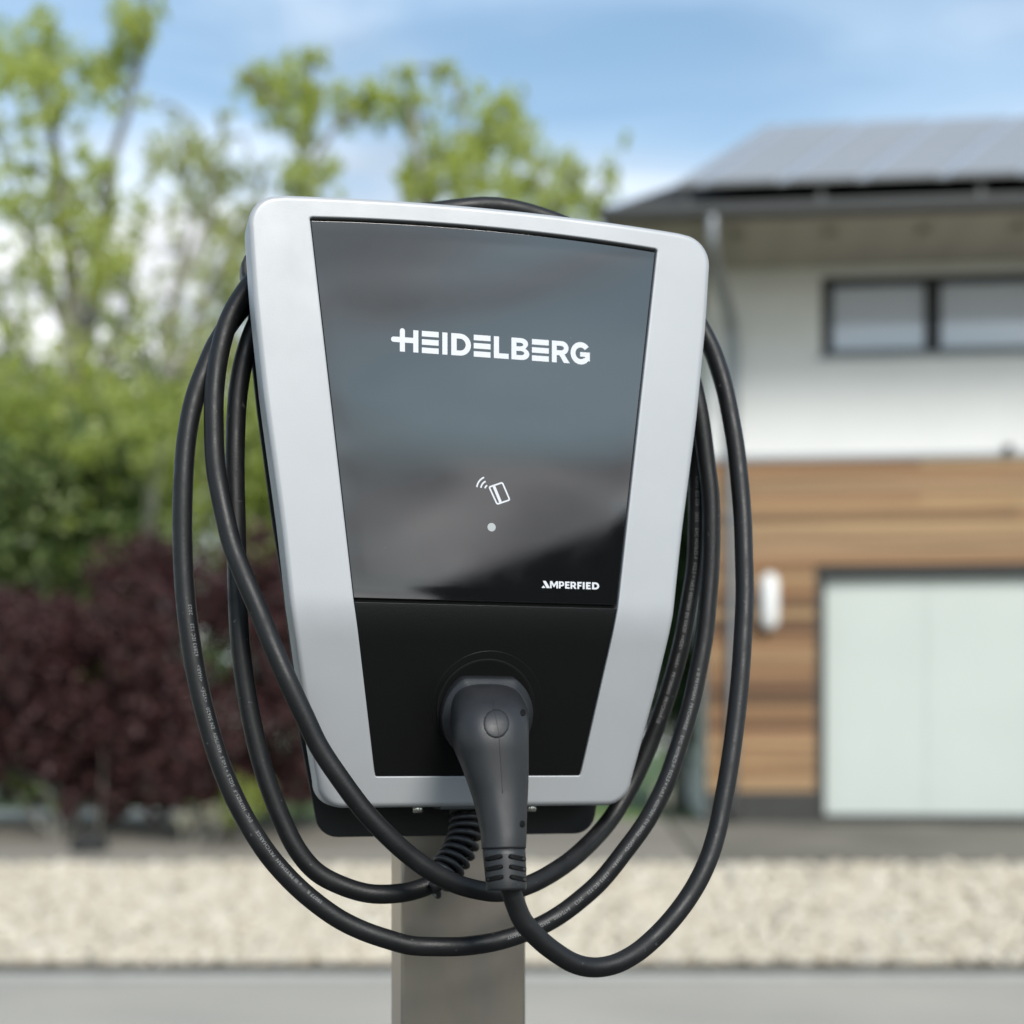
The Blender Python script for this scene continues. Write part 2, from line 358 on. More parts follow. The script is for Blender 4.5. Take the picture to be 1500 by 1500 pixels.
# rear housing
def poly_prism(name, pts, w0, w1, mat_, parent, bevel=0):
    n = len(pts); V = [L(s, w1, t) for s, t in pts] + [L(s, w0, t) for s, t in pts]
    Fc = [tuple(range(n)), tuple(range(2*n-1, n-1, -1))] + [(k, k+n, (k+1) % n+n, (k+1) % n) for k in range(n)]
    return mesh_obj(name, V, Fc, mat_, parent, bevel=bevel, fix=True)
poly_prism('rear_housing', [(-.084,-.030),(.084,-.030),(.098,.05),(.115,.20),(.122,.30),(.10,.318),(-.10,.318),(-.122,.30),(-.115,.20),(-.098,.05)], -.090, -.0435, M['black'], station, .003)
mesh_obj('inner_shell', *(lambda n, a, b: (a+b, [tuple(range(n))[::-1], tuple(range(n, 2*n))] + [(k, (k+1) % n, (k+1) % n+n, k+n) for k in range(n)]))(
    len(OUT), [L(s, pw(t)-.029, t) for s, t in offset_loop(OUT, .006)], [L(s*.92, -.046+pw(t)*.4, .03+(t-.03)*.95) for s, t in offset_loop(OUT, .010)]), M['black'], station, fix=True)
# back plate
BP = [(-.061,.1045),(-.044,.1085),(.011,.1155),(.068,.1215),(.116,.1278),(.169,.1362),(.238,.1455),(.288,.1510),(.31,.152)]
pts = []
rb = .016
for a in np.linspace(270, 352, 8): pts.append((.1045-rb+rb*math.cos(R(a)), -.0615+rb+rb*math.sin(R(a))))
for t, h in BP[2:]: pts.append((h, t))
for a in np.linspace(0, 90, 6): pts.append((.152-.02+.02*math.cos(R(a)), .318+.02*math.sin(R(a))-.008))
pts += [(-s, t) for s, t in pts[::-1]]
poly_prism('back_plate', pts, -.093, -.090, M['backplate'], station, .0007)
# bottom gland block and screws
v, f = box_vf(-.026, .034, .034, .062, -.0405-TB, -.036-TB); mesh_obj('gland_block', v, f, M['gutter'], station, bevel=.0012)
for s in (-.0405, .0405):
    sc = tube('screw', [L(s, -.040, -.0375), L(s, -.040, -.0425)], .0038, M['screw'], station, 16)
    sc.modifiers.new('b', 'BEVEL').width = .0008
    mesh_obj('screw_slot', *box_vf(s-.003, s+.003, .0392, .0408, -.0430-TB, -.0424-TB), M['black'], sc)
# cable rest on the left flank
tabp = [inv(x, y, -.070) for x, y in [(385,470),(368,435),(358,412),(354,398),(354,384),(359,373),(368,367),(400,370)]]
poly_prism('cable_rest', tabp[::-1], -.088, -.070, M['black'], station, .002)
tabr = [(-s, t) for s, t in tabp[::-1]]
poly_prism('cable_rest', tabr[::-1], -.088, -.070, M['black'], station, .002)

# socket in the lower panel: a disc lid line, a raised black ring painting the recess shade
th = math.atan(.25); SC = (.0030, .0300)
ax_t = Vector((0, -math.sin(th), math.cos(th)))           # up along the leaning panel (local axes)
ax_n = Vector((0, -math.cos(th), math.sin(th)*-1))       # outward normal, tipped downwards
sc0 = Vector(L(SC[0], pw(SC[1])-.0016, SC[1]))
def on_panel(u, v, h): return sc0 + Vector((1,0,0))*u + ax_t*v + ax_n*h
def lathe(name, prof, mat_, parent, cu=0, cv=0, n=72, flat=None):
    V = []; Fc = []
    for r, h in prof:
        for k in range(n):
            a = 2*math.pi*k/n; u, v = r*math.cos(a), r*math.sin(a)
            if flat is not None: v = min(v, flat)
            V.append(on_panel(cu+u, cv+v, h))
    for i in range(len(prof)-1):
        for k in range(n):
            a = i*n+k; b = i*n+(k+1) % n; Fc.append((a, b, b+n, a+n))
    Fc.append(tuple(range((len(prof)-1)*n, len(prof)*n)))
    o = mesh_obj(name, V, Fc, mat_, parent, smooth=True); return o
sock = lathe('socket_flange', [(.0388,-.0003),(.0388,.0002),(.0386,.0003),(.0384,.0003),(.0380,.0003),(.030,.0003)], M['panel'], station, 0, 0)
lathe('socket_throat', [(.0345,.0003),(.0345,.0012),(.0340,.0016),(.0325,.0010)], M['throat'], sock, -.0012, -.001)

# ------------------------------------------------------------------ lettering on the glass
WG = -.0022 + .00012
def glyph_obj(name, polys, mat_, parent, w=WG):
    V = []; Fc = []
    for loops_ in polys:
        tri = tessellate_polygon([[Vector((a, b, 0)) for a, b in lp_] for lp_ in loops_])
        flat = [p for lp_ in loops_ for p in lp_]; n = len(V)
        V += [L(s, w, t) for s, t in flat]
        for q in tri:
            a, b, c = [flat[i] for i in q]
            ccw = (b[0]-a[0])*(c[1]-a[1])-(b[1]-a[1])*(c[0]-a[0]) > 0
            Fc.append(tuple(n+i for i in (q if ccw else q[::-1])))
    return mesh_obj(name, V, Fc, mat_, parent)
def arc(cx, cy, rx, ry, a0, a1, n=14): return [(cx+rx*math.cos(R(a0+(a1-a0)*k/n)), cy+ry*math.sin(R(a0+(a1-a0)*k/n))) for k in range(n+1)]
def rect(a, b, c, d): return [[(a,c),(b,c),(b,d),(a,d)]]
HG = []
HG.append([[(120,0),(155,0),(155,.41),(212,.41),(212,0),(247,0),(247,1),(212,1),(212,.65),(155,.65)] + arc(137.5,.93,17.5,.12,0,180) + [(120,.65)] + arc(78,.53,18,.12,90,270) + [(120,.41)]])
for e in (271, 627, 1027):
    for b in (0, .375, .75): HG.append(rect(e, e+116, b, b+.25))
HG.append(rect(412, 447, 0, 1))
HG.append([[(473,0),(533,0)] + arc(533,.5,75,.5,-90,90) + [(473,1)], [(510,.23),(510,.77)] + arc(533,.5,39,.27,90,-90)])
HG.append([[(766,0),(867,0),(867,.235),(801,.235),(801,1),(766,1)]])
HG.append([[(886,0),(955,0)] + arc(957,.275,52,.275,-90,62) + arc(950,.745,50,.255,-30,90) + [(886,1)],
           [(920,.215),(920,.405)] + arc(952,.31,22,.095,90,-90), [(920,.615),(920,.785)] + arc(945,.70,22,.085,90,-90)])
HG.append([[(1164,0),(1197,0),(1197,.34),(1216,.34),(1246,0),(1287,0),(1250,.39)] + arc(1230,.68,48,.32,-55,90) + [(1164,1)],
           [(1197,.57),(1197,.78)] + arc(1226,.675,20,.105,90,-90)])
HG.append([arc(1362,.5,70,.52,38,322,26) + [(1425,.13),(1425,.56),(1358,.56),(1358,.35),(1392,.35),(1392,.27)] + arc(1362,.5,36,.27,-45,-322,22)[0:]])
xs = [60, 400, 750, 1100, 1425]
sm = [inv(560+x/4.6875, 505, WG)[0] for x in xs]
def lm(p): return [(float(np.interp(a, xs, sm)), .26415+.0147*b) for a, b in p]
glyph_obj('lettering', [[lm(l) for l in g] for g in HG], M['print'], glass)
# small lettering
AX = [600, 1100]; 
AG = [ [[(762,0),(786,0),(774,.36)]], [[(770,1),(788,1),(812,0),(792,0)]],
 [[(812,0),(821,0),(821,.66),(833,.14),(837,.14),(848,.66),(848,0),(858,0),(858,1),(846,1),(835,.5),(824,1),(812,1)]],
 [[(863,0),(873,0),(873,.3),(880,.3)] + arc(880,.65,14,.35,-90,90,8) + [(863,1)], [(873,.5),(873,.8)] + arc(879,.65,6,.15,90,-90,6)],
 [[(899,0),(925,0),(925,.22),(909,.22),(909,.4),(922,.4),(922,.61),(909,.61),(909,.78),(925,.78),(925,1),(899,1)]],
 [[(930,0),(940,0),(940,.3),(946,.3),(953,0),(965,0),(956,.34)] + arc(948,.66,14,.34,-50,90,8) + [(930,1)], [(940,.5),(940,.8)] + arc(946,.65,6,.15,90,-90,6)],
 [[(970,0),(980,0),(980,.36),(993,.36),(993,.58),(980,.58),(980,.78),(995,.78),(995,1),(970,1)]],
 [[(1001,0),(1012,0),(1012,1),(1001,1)]],
 [[(1020,0),(1047,0),(1047,.22),(1031,.22),(1031,.4),(1044,.4),(1044,.61),(1031,.61),(1031,.78),(1047,.78),(1047,1),(1020,1)]],
 [[(1055,0),(1074,0)] + arc(1075,.5,21,.5,-90,90,10) + [(1055,1)], [(1066,.24),(1066,.76)] + arc(1073,.5,12,.26,90,-90,8)] ]
smA = [inv(600+x/3.947, 857, WG)[0] for x in (700, 800, 900, 1000, 1100)]
tA0 = inv(833, 862.3, WG)[1]; tA1 = inv(833, 852.0, WG)[1]
def la(p): return [(float(np.interp(a, (700,800,900,1000,1100), smA)), tA0+(tA1-tA0)*b) for a, b in p]
glyph_obj('small_lettering', [[la(l) for l in g] for g in AG], M['print'], glass)
# card symbol
def zp(x, y):
    return inv(600+x/3.947, 640+y/3.947, WG)
def stroke(P, wd, closed=False):
    P = np.array(P); n = len(P)
    if closed: T = np.roll(P,-1,0)-np.roll(P,1,0)
    else: T = np.gradient(P, axis=0)
    T /= np.linalg.norm(T, axis=1)[:, None]; nn = np.stack([-T[:,1], T[:,0]], 1)*wd/2
    a = P+nn; b = P-nn
    out_ = []
    m = n if closed else n-1
    for k in range(m): j = (k+1) % n; out_.append([[tuple(a[k]), tuple(b[k]), tuple(b[j]), tuple(a[j])]])
    return out_
sym = []
cs = [np.array(c, float) for c in [(460,290),(536,264),(579,364),(506,389)]]
cp = []
for i in range(4):
    p, a, b = cs[i], cs[i-1], cs[(i+1) % 4]
    ua = (a-p)/np.linalg.norm(a-p); ub = (b-p)/np.linalg.norm(b-p)
    for k in range(6):
        t = k/5; q = (1-t)**2*(p+ua*9)+2*t*(1-t)*p+t*t*(p+ub*9); cp.append(zp(*q))
wl = .00105
sym += stroke(cp, wl, True)
sym.append([[zp(479,286), zp(494,281), zp(533,374), zp(518,380)]])
for rr in (20, 44, 68):
    cx, cy = 456, 300
    sym += stroke([zp(cx+rr*math.cos(R(a)), cy-rr*1.05*math.sin(R(a))) for a in np.linspace(112, 172, 12)], wl)
glyph_obj('card_symbol', sym, M['print'], glass)
dc = zp(474, 522)
glyph_obj('status_window', [[[(dc[0]+.00285*math.cos(a), dc[1]+.00285*math.sin(a)) for a in np.linspace(0, 2*math.pi, 40)[:-1]]]], M['dotprint'], glass)

# ------------------------------------------------------------------ post
post = empty('support_post', (*[STATION[0]+sP*-0*1, STATION[1]], 0), PSI, label='brushed stainless steel post carrying the charging station', cat='post')
sl = inv(588, 1400, -.0935)[0]; sr = inv(770.5, 1400, -.0935)[0]
def pbox(name, x0, x1, w0, w1, z0, z1, m, bev=.0): return box(name, x0, x1, -w1, -w0, z0, z1, m, post, bev)
pbox('tube', sl, sr, -.0935-.042, -.0935, .012, 1.45, M['steel'], .0022)
pbox('foot_plate', sl-.06, sr+.06, -.20, -.03, 0, .012, M['steel'], .001)
for a in (sl-.04, sr+.04):
    for b in (-.18, -.05):
        o = tube('foot_bolt', [(a, -b, .0125), (a, -b, .022)], .009, M['screw'], post, 6)

# ------------------------------------------------------------------ charging cable with plug
cable = empty('charging_cable', STATION, PSI, label='black charging cable looped round the station with its plug pushed into the socket', cat='charging cable')
CR = .00655
path = [(684,1186,-.052),(683,1206,-.050),(679,1230,-.046),(669,1252,-.042),(655,1272,-.038),(637,1291,-.034),(613,1302,-.032),(580,1309,-.030),(540,1308,-.030),(500,1297,-.030),(464,1277,-.031),(436,1245,-.032),
 (413,1200,-.034),(390,1140,-.036),(374,1080,-.038),(361,1010,-.040),(352,940,-.042),(348,860,-.044),(346,772,-.046),(344,700,-.048),(345,632,-.051),(349,576,-.054),(358,523,-.058),(376,474,-.062),
 (410,420,-.066),(470,368,-.070),(560,338,-.070),(700,330,-.070),(830,352,-.070),(930,410,-.068),(990,500,-.066),(1013,600,-.064),(1021,700,-.063),(1021,770,-.062),(1018,830,-.062),(1009,887,-.062),(999,940,-.062),(985,993,-.064),
 (968,1047,-.066),(948,1100,-.068),(922,1155,-.068),(891,1205,-.062),(848,1250,-.045),(810,1278,-.030),(773,1297,-.018),(733,1307,-.008),(700,1304,-.001),(667,1294,.002),(633,1277,.004),
 (600,1253,.005),(567,1223,.006),(533,1187,.006),(500,1143,.005),(467,1093,.003),(446,1050,.002),(423,1000,.000),(401,950,-.004),(380,898,-.010),(357,843,-.016),(340,798,-.022),(325,735,-.029),(316,684,-.034),(313,632,-.038),(314,576,-.042),(320,523,-.045),
 (333,475,-.049),(352,438,-.053),(382,400,-.058),(440,354,-.062),(530,318,-.064),(620,311,-.064),(730,303,-.064),(830,331,-.064),(920,380,-.062),(985,470,-.058),(1012,550,-.055),(1026,610,-.052),(1035,676,-.050),(1040,725,-.048),(1042,770,-.046),
 (1041,830,-.044),(1037,880,-.042),(1032,930,-.040),(1023,982,-.037),(1011,1035,-.034),(996,1088,-.031),(975,1148,-.028),(948,1201,-.025),(913,1250,-.022),(880,1290,-.020),(850,1318,-.018),(817,1342,-.016),(783,1360,-.014),(733,1377,-.012),
 (683,1386,-.010),(633,1387,-.010),(600,1384,-.010),(567,1376,-.010),(533,1364,-.011),(500,1348,-.012),(467,1326,-.013),(433,1297,-.015),(400,1261,-.017),(380,1233,-.018),(355,1191,-.021),(330,1138,-.024),(310,1078,-.027),(292,1010,-.030),(280,943,-.033),(272,877,-.036),
 (268,812,-.039),(267,760,-.041),(268,710,-.043),(271,660,-.046),(277,616,-.048),(288,576,-.051),(302,537,-.054),(318,503,-.058),(345,462,-.063),(390,412,-.072),(450,370,-.078),(560,344,-.080),(700,340,-.080),(850,350,-.080),(950,395,-.078),(1010,455,-.070),(1040,505,-.060),
 (1052,536,-.054),(1062,572,-.048),(1071,614,-.042),(1078,656,-.036),(1084,706,-.030),(1088,760,-.024),(1090,816,-.018),(1091,872,-.012),(1088,940,-.005),(1084,993,0.000),(1078,1053,.005),(1070,1113,.010),(1061,1167,.015),
 (1049,1222,.020),(1036,1262,.025),(1016,1302,.029),(988,1342,.034),(956,1376,.038),(928,1399,.042),(898,1413,.045),(868,1417,.047),(840,1411,.049),(812,1394,.051),(788,1374,.053),(767,1350,.055),(755,1325,.056),(748,1300,.057),(745,1282,.057)]
cpts = catmull([np.array(lp(*p))+rng.normal(0, .00013, 3) for p in path], 5)
sheath = tube('cable_sheath', cpts, CR, M['rubber'], cable, 24)

seglen = np.concatenate([[0], np.cumsum(np.linalg.norm(np.diff(cpts, axis=0), axis=1))])
Ctan = np.gradient(cpts, axis=0); Ctan /= np.linalg.norm(Ctan, axis=1)[:, None]
# direction from the cable to the front, in station axes
def near_len(idx): return seglen[idx*5]
def cable_text(txt, start_idx, size=.0034, phi0=0., gap=0):
    cu = bpy.data.curves.new('t', 'FONT'); cu.body = txt; cu.size = size; cu.resolution_u = 2; cu.space_character = 1.08
    to = bpy.data.objects.new('t', cu); C.objects.link(to)
    dg = bpy.context.evaluated_depsgraph_get(); me = bpy.data.meshes.new_from_object(to.evaluated_get(dg))
    bpy.data.objects.remove(to)
    V = []; l0 = near_len(start_idx)
    for v in me.vertices:
        l = l0 + v.co.x
        P = np.array([np.interp(l, seglen, cpts[:, i]) for i in range(3)]); d = np.array([np.interp(l, seglen, Ctan[:, i]) for i in range(3)]); d /= np.linalg.norm(d)
        n = np.array((-.15, -1, -.0)); n -= d*n.dot(d); n /= np.linalg.norm(n); up = np.cross(n, d)
        ph = phi0 + (v.co.y-size*.35)/CR; rr = CR+.0002
        V.append(P + rr*(math.cos(ph)*n+math.sin(ph)*up))
    mesh_obj('cable_print', V, [tuple(p.vertices) for p in me.polygons], M['cableprint'], sheath)
    bpy.data.meshes.remove(me)
iR2 = [i for i, p in enumerate(path) if p[:2] == (1023,982)][0]
cable_text('o III PRYSMIAN  PRYCHARGE    EVC  H07BZ5-F  5G2,5 + 1x0,5  450/750V  EN 50620   <VDE>   <HAR>    62893 IEC 123    2023    84754300   MADE IN GERMANY', iR2, phi0=-.15)
iB = [i for i, p in enumerate(path) if p[:2] == (467,1326)][0]
cable_text('10077 R     o III PRYSMIAN  PRYCHARGE      EVC  H07BZ5-F  5G2,5 + 1x0,5  450/750V  EN 50620   <VDE>   <HAR>     62893 IEC 123     2023', iB, phi0=-.45)
i3 = [i for i, p in enumerate(path) if p[:2] == (1021,700)][0]
cable_text('62893 IEC 123    2023    EVC H07BZ5-F  5G2,5 + 1x0,5 450/750V EN 50620  <VDE>  <HAR>   PRYSMIAN  PRYCHARGE', i3, phi0=-.2)

# spring-like kink protection at the gland
sp = catmull([lp(*p) for p in path[:7]], 40); Ts = np.gradient(sp, axis=0); Ts /= np.linalg.norm(Ts, axis=1)[:, None]
sl_ = np.concatenate([[0], np.cumsum(np.linalg.norm(np.diff(sp, axis=0), axis=1))]); tot = sl_[-1]*.88
H = []
turns = 10
for k in range(int(turns*20)+1):
    l = tot*k/(turns*20); P = np.array([np.interp(l, sl_, sp[:, i]) for i in range(3)]); d = np.array([np.interp(l, sl_, Ts[:, i]) for i in range(3)]); d /= np.linalg.norm(d)
    n = np.array((0, -1., 0)); n -= d*n.dot(d); n /= np.linalg.norm(n); u = np.cross(d, n); a = 2*math.pi*k/20
    rad = .0108 - .0010*k/(turns*20)
    H.append(P + rad*(math.cos(a)*n+math.sin(a)*u))
tube('kink_protection_spring', H, .0021, M['plugdark'], station, 8)
tube('spring_end', [lp(634,1290,-.022), lp(638,1298,-.021), lp(643,1306,-.020)], .0036, M['black'], station, 12)

# plug body
def sring(c, d, a, b, n=40, ex=2.5, flat_top=False):
    """ring round centre c, perpendicular to d; a = half width along s, b = half depth"""
    d = Vector(d).normalized(); u = Vector((1,0,0)); u = (u-d*u.dot(d)).normalized(); v = d.cross(u)
    o = []
    for k in range(n):
        t = 2*math.pi*k/n; cx, sy = math.cos(t), math.sin(t)
        o.append(Vector(c)+u*(a*math.copysign(abs(cx)**(2/ex), cx))+v*(b*math.copysign(abs(sy)**(2/ex), sy)))
    return o
def loft(name, rings_, mat_, parent, cap=True):
    n = len(rings_[0]); V = [tuple(p) for r in rings_ for p in r]; Fc = []
    for i in range(len(rings_)-1):
        for k in range(n):
            a = i*n+k; b = i*n+(k+1) % n; Fc.append((a, b, b+n, a+n))
    if cap: Fc.append(tuple(range(n))); Fc.append(tuple(range((len(rings_)-1)*n, len(rings_)*n)))
    return mesh_obj(name, V, Fc, mat_, parent, smooth=True, fix=True)
# collar: D-shaped flange with flat top, bevelled, along the panel normal
def dshape(r, flat, k=72, sup=2.0):
    o = []
    for i in range(k):
        a = 2*math.pi*i/k; o.append((r*math.cos(a), r*math.sin(a)))
    res = []
    for u, v in o:
        if v > flat: v = flat + (v-flat)*.04
        res.append((u, v))
    return res
CU, CV = -.0019, -.0048
def d_ring(r, flat, h, du=0, dv=0): return [on_panel(CU+du+u, CV+dv+v, h) for u, v in dshape(r, flat)]
collar = loft('plug_collar', [d_ring(.0318,.0264,-.002), d_ring(.0318,.0264,.0095), d_ring(.0312,.0258,.0110), d_ring(.0295,.0245,.0119), d_ring(.0270,.0205,.0185), d_ring(.0255,.0195,.0195), d_ring(.0150,.012,.0197)], M['plug'], cable)
spine = [((713,1046,-.004),(0,-.95,-.28),.0250,.0208,3.0), ((714,1049,.008),(0,-.95,-.30),.0250,.0208,3.0), ((716,1055,.018),(0,-.93,-.38),.0250,.0208,3.0), ((718,1064,.0275),(0,-.82,-.6),.0250,.0212,2.8), ((719,1078,.0345),(0,-.6,-.8),.0246,.0212,2.6),
         ((721,1098,.0385),(0,-.36,-.93),.0234,.0196,2.5), ((726,1125,.041),(0,-.2,-.98),.0212,.0172,2.4), ((730,1150,.043),(0,-.14,-1),.0192,.0160,2.4), ((734,1180,.046),(0,-.12,-1),.0168,.0150,2.3),
         ((736.5,1207,.049),(0,-.10,-1),.0151,.0142,2.3), ((738,1232,.0515),(0,-.10,-1),.0143,.0138,2.2), ((738,1243,.0525),(0,-.08,-1),.0140,.0135,2.2)]
rs = []
SPN = catmull([list(lp(*c)) + list(d) + [a, b, ex] for c, d, a, b, ex in spine], 4)
for q in SPN: rs.append(sring(q[:3], q[3:6], q[6], q[7], n=56, ex=q[8]))
body = loft('plug_body', rs, M['plug'], cable)
# surface finder for details on the plug: straight through the photo point towards the camera side
from mathutils.bvhtree import BVHTree
def surf(o, x, y, off=0.):
    bm = bmesh.new(); bm.from_mesh(o.data); bm.normal_update(); tr = BVHTree.FromBMesh(bm); bm.free()
    a = Vector(lp(x, y, .14)); b = Vector(lp(x, y, 0)); h, n, i, dist = tr.ray_cast(a, (b-a).normalized())
    if n.dot(b-a) > 0: n = -n
    return h + n*off, n
def patch_on(name, o, x0, y0, rx, ry, mat_, parent, off, dome=0, rings_n=6, n=36, rot=0, back=-.0008, ex=1.0):
    V = []; Fc = []
    bm = bmesh.new(); bm.from_mesh(o.data); bm.normal_update(); tr = BVHTree.FromBMesh(bm); bm.free()
    def s_(x, y, of):
        a = Vector(lp(x, y, .14)); b = Vector(lp(x, y, 0)); h, nn, i, dist = tr.ray_cast(a, (b-a).normalized())
        if h is None: return a.lerp(b, .6)
        if nn.dot(b-a) > 0: nn = -nn
        return h + nn*of
    V.append(s_(x0, y0, off+dome))
    for r in range(1, rings_n+1):
        q = r/rings_n
        for k in range(n):
            a = 2*math.pi*k/n; dx, dy = rx*q*math.copysign(abs(math.cos(a))**ex, math.cos(a)), ry*q*math.copysign(abs(math.sin(a))**ex, math.sin(a))
            V.append(s_(x0+dx*math.cos(rot)-dy*math.sin(rot), y0+dx*math.sin(rot)+dy*math.cos(rot), off+dome*(1-q*q)))
    for k in range(n):
        a = 2*math.pi*k/n; V.append(s_(x0+rx*1.02*math.cos(a)*math.cos(rot)-ry*1.02*math.sin(a)*math.sin(rot), y0+rx*1.02*math.cos(a)*math.sin(rot)+ry*1.02*math.sin(a)*math.cos(rot), back))
    for k in range(n): Fc.append((0, 1+(k+1) % n, 1+k))
    for r in range(rings_n):
        for k in range(n):
            a = 1+r*n+k; b = 1+r*n+(k+1) % n; Fc.append((a, b, b+n, a+n))
    return mesh_obj(name, V, Fc, mat_, parent, smooth=True)
patch_on('thumb_pad', body, 727, 1060, 19, 21.5, M['plug'], body, .0000, dome=.0006)
# mould seam
seam = []
for y in np.linspace(1004, 1232, 40):
    x = np.interp(y, [1004, 1040, 1078, 1140, 1232], [719, 724, 731, 735, 740]); h, n_ = surf(body, x, y, .0006*max(0, 1-((y-1060)/21.5)**2)+.00002); seam.append(h)
tube('mould_seam', seam[4:28], .00022, M['plugdark'], body, 6)
for x, y in ((766, 1044), (765, 1207)): patch_on('screw_hole', body, x, y, 4.0, 5.2, M['throat'], body, .0002, n=16, rings_n=2)  # holes are not cut; black patches paint their shade
# strain relief
sr_pts = [((738,1241,.0525),.0136),((738.5,1252,.0535),.0136),((740,1270,.0550),.0133),((741,1288,.0565),.0130),((741.5,1300,.0572),.0130),((742,1304,.0576),.0124)]
rs = []
for (c, a) in sr_pts: rs.append(sring(lp(*c), (0,-.08,-1), a, a*.95, n=40, ex=2.1))
relief = loft('strain_relief', rs, M['plug'], cable)
ringp = [sring(lp(738,1243,.0526), (0,-.08,-1), .0139, .0133, n=40, ex=2.1), sring(lp(738,1245,.0528), (0,-.08,-1), .0132, .0127, n=40, ex=2.1)]
for y in (1256.5, 1271.5, 1286.5):
    for cx, sg in ((723.5, -1), (757.5, 1)):
        patch_on('relief_slot', relief, cx+(y-1256)*.05, y, 13, 3.7, M['throat'], relief, .0003, n=24, rings_n=2, rot=.20 if sg > 0 else -.20, ex=.5, back=.0001)  # slots stay uncut, black capsules carry their inner shade

# ------------------------------------------------------------------ ground
def zg(y):  # ground height along the view depth
    return float(np.interp(y, [0, 8.42, 8.47, 8.55, 10.9, 13.0, 900], [0, 0, .015, .02, .45, .64, .40]))
def strip(name, x0, x1, ys, mat_, dz=0, zfun=None, label=None, thick=0):
    V = []; Fc = []
    for y in ys:
        z = (zfun or zg)(y)+dz; V += [(x0, y, z), (x1, y, z)]
    for i in range(len(ys)-1): Fc.append((2*i, 2*i+1, 2*i+3, 2*i+2))
    o = mesh_obj(name, V, Fc, mat_); o['kind'] = 'structure'; return o
big = mesh_obj('ground', [(-900,-900,-.02),(900,-900,-.02),(900,8.45,-.02),(-900,8.45,-.02),(900,8.62,.01),(-900,8.62,.01),(900,13.0,.62),(-900,13.0,.62),(900,900,.38),(-900,900,.38)],
               [(0,1,2,3),(3,2,4,5),(5,4,6,7),(7,6,8,9)], M['grass']); big['kind'] = 'structure'
strip('pavement', -12, 12, [-6, 3.4], mat('dark_paving', (.10, .098, .09), .9, var=.3, vscale=2), dz=.004)
strip('road', -60, 60, [3.5, 8.12], M['asphalt'], dz=.0)
strip('gutter_strip', -60, 60, [8.12, 8.40], M['kerb'], dz=.004)
strip('gravel_bed', -9, 9, [8.51, 9.2, 10, 10.72], M['bed'], dz=.008)
strip('driveway', 1.35, 9.5, [10.79, 11.5, 12.3, 13.1], M['drive'], dz=.012)
strip('planting_bed', -12, 1.33, [10.72, 11.5, 12.3, 13.1], M['soil'], dz=.010)
strip('footpath', -20, -3.0, [13.12, 15.2], M['path'], dz=.012)
kb = empty('kerb', (0, 8.41, 0), label='long low kerb of concrete blocks darkened as a shadow line along the gravel bed', cat='kerb')
kme = None
for i in range(12):
    x0 = -5.9+i*1.0
    if kme is None:
        k = box('kerb_stone', 0, .985, -.01, .08, -.02, .046, mat('kerb_shadow_tone', (.06, .056, .048), .9, var=.4, vscale=5), kb, .008); kme = k  # dark block colour paints the shadow line along the kerb
    else:
        k = kme.copy(); C.objects.link(k); k.parent = kb
    k.location = (x0, 0, random.uniform(-.004, .004))
eb = empty('driveway_edging', (1.35, 10.75, 0), label='dark edging blocks between the driveway and the gravel bed', cat='edging')
kme = None
for i in range(8):
    if kme is None: k = box('edging_stone', 0, .985, .0, .07, .36, .465, M['kerbdark'], eb, .006); kme = k
    else: k = kme.copy(); C.objects.link(k); k.parent = eb
    k.location = (i*1.0, -.035, random.uniform(-.004, .004))

# gravel stones: real stones, one stuff object
def ico():
    bm = bmesh.new(); bmesh.ops.create_icosphere(bm, subdivisions=1, radius=1); v = np.array([x.co[:] for x in bm.verts]); f = np.array([[x.index for x in q.verts] for q in bm.faces]); bm.free(); return v, f
iv, if_ = ico()
def np_mesh(name, V, Fc, mat_, parent=None):
    me = bpy.data.meshes.new(name); k = Fc.shape[1]; nf = len(Fc)
    me.vertices.add(len(V)); me.vertices.foreach_set('co', V.astype(np.float32).ravel())
    me.loops.add(nf*k); me.loops.foreach_set('vertex_index', Fc.astype(np.int32).ravel())
    me.polygons.add(nf); me.polygons.foreach_set('loop_start', np.arange(0, nf*k, k, dtype=np.int32))
    me.update(calc_edges=True); me.materials.append(mat_)
    o = bpy.data.objects.new(name, me); C.objects.link(o)
    if parent: o.parent = parent
    return o
def stones(name, n, x0, x1, y0, y1, smin, smax, mat_):
    X = rng.uniform(x0, x1, n); Y = rng.uniform(y0, y1, n); S = rng.uniform(smin, smax, n)*rng.choice([1,1,1.5], n)
    Z = np.array([zg(y) for y in Y])+.02+S*.15
    sc_ = np.stack([S, S*rng.uniform(.6,1,n), S*rng.uniform(.45,.8,n)], 1)
    a = rng.uniform(0, 6.28, n); ca, sa = np.cos(a), np.sin(a)
    P = iv[None]*sc_[:, None]*(1+rng.uniform(-.22,.22,(n,len(iv),1)))
    tilt = rng.uniform(-.6,.6,n)[:,None]
    zz = P[...,2]+P[...,0]*tilt
    x = P[...,0]*ca[:,None]-P[...,1]*sa[:,None]; y = P[...,0]*sa[:,None]+P[...,1]*ca[:,None]
    V = np.stack([x+X[:,None], y+Y[:,None], zz+Z[:,None]], -1).reshape(-1,3)
    Fc = (if_[None]+(np.arange(n)*len(iv))[:,None,None]).reshape(-1,3)
    return np_mesh(name, V, Fc, mat_)
g = stones('gravel', 19500, -6.6, 6.6, 8.52, 10.68, .018, .042, M['stone']); tag(g, label='cream crushed stone covering the sloping bed beside the road', cat='gravel', kind='stuff')

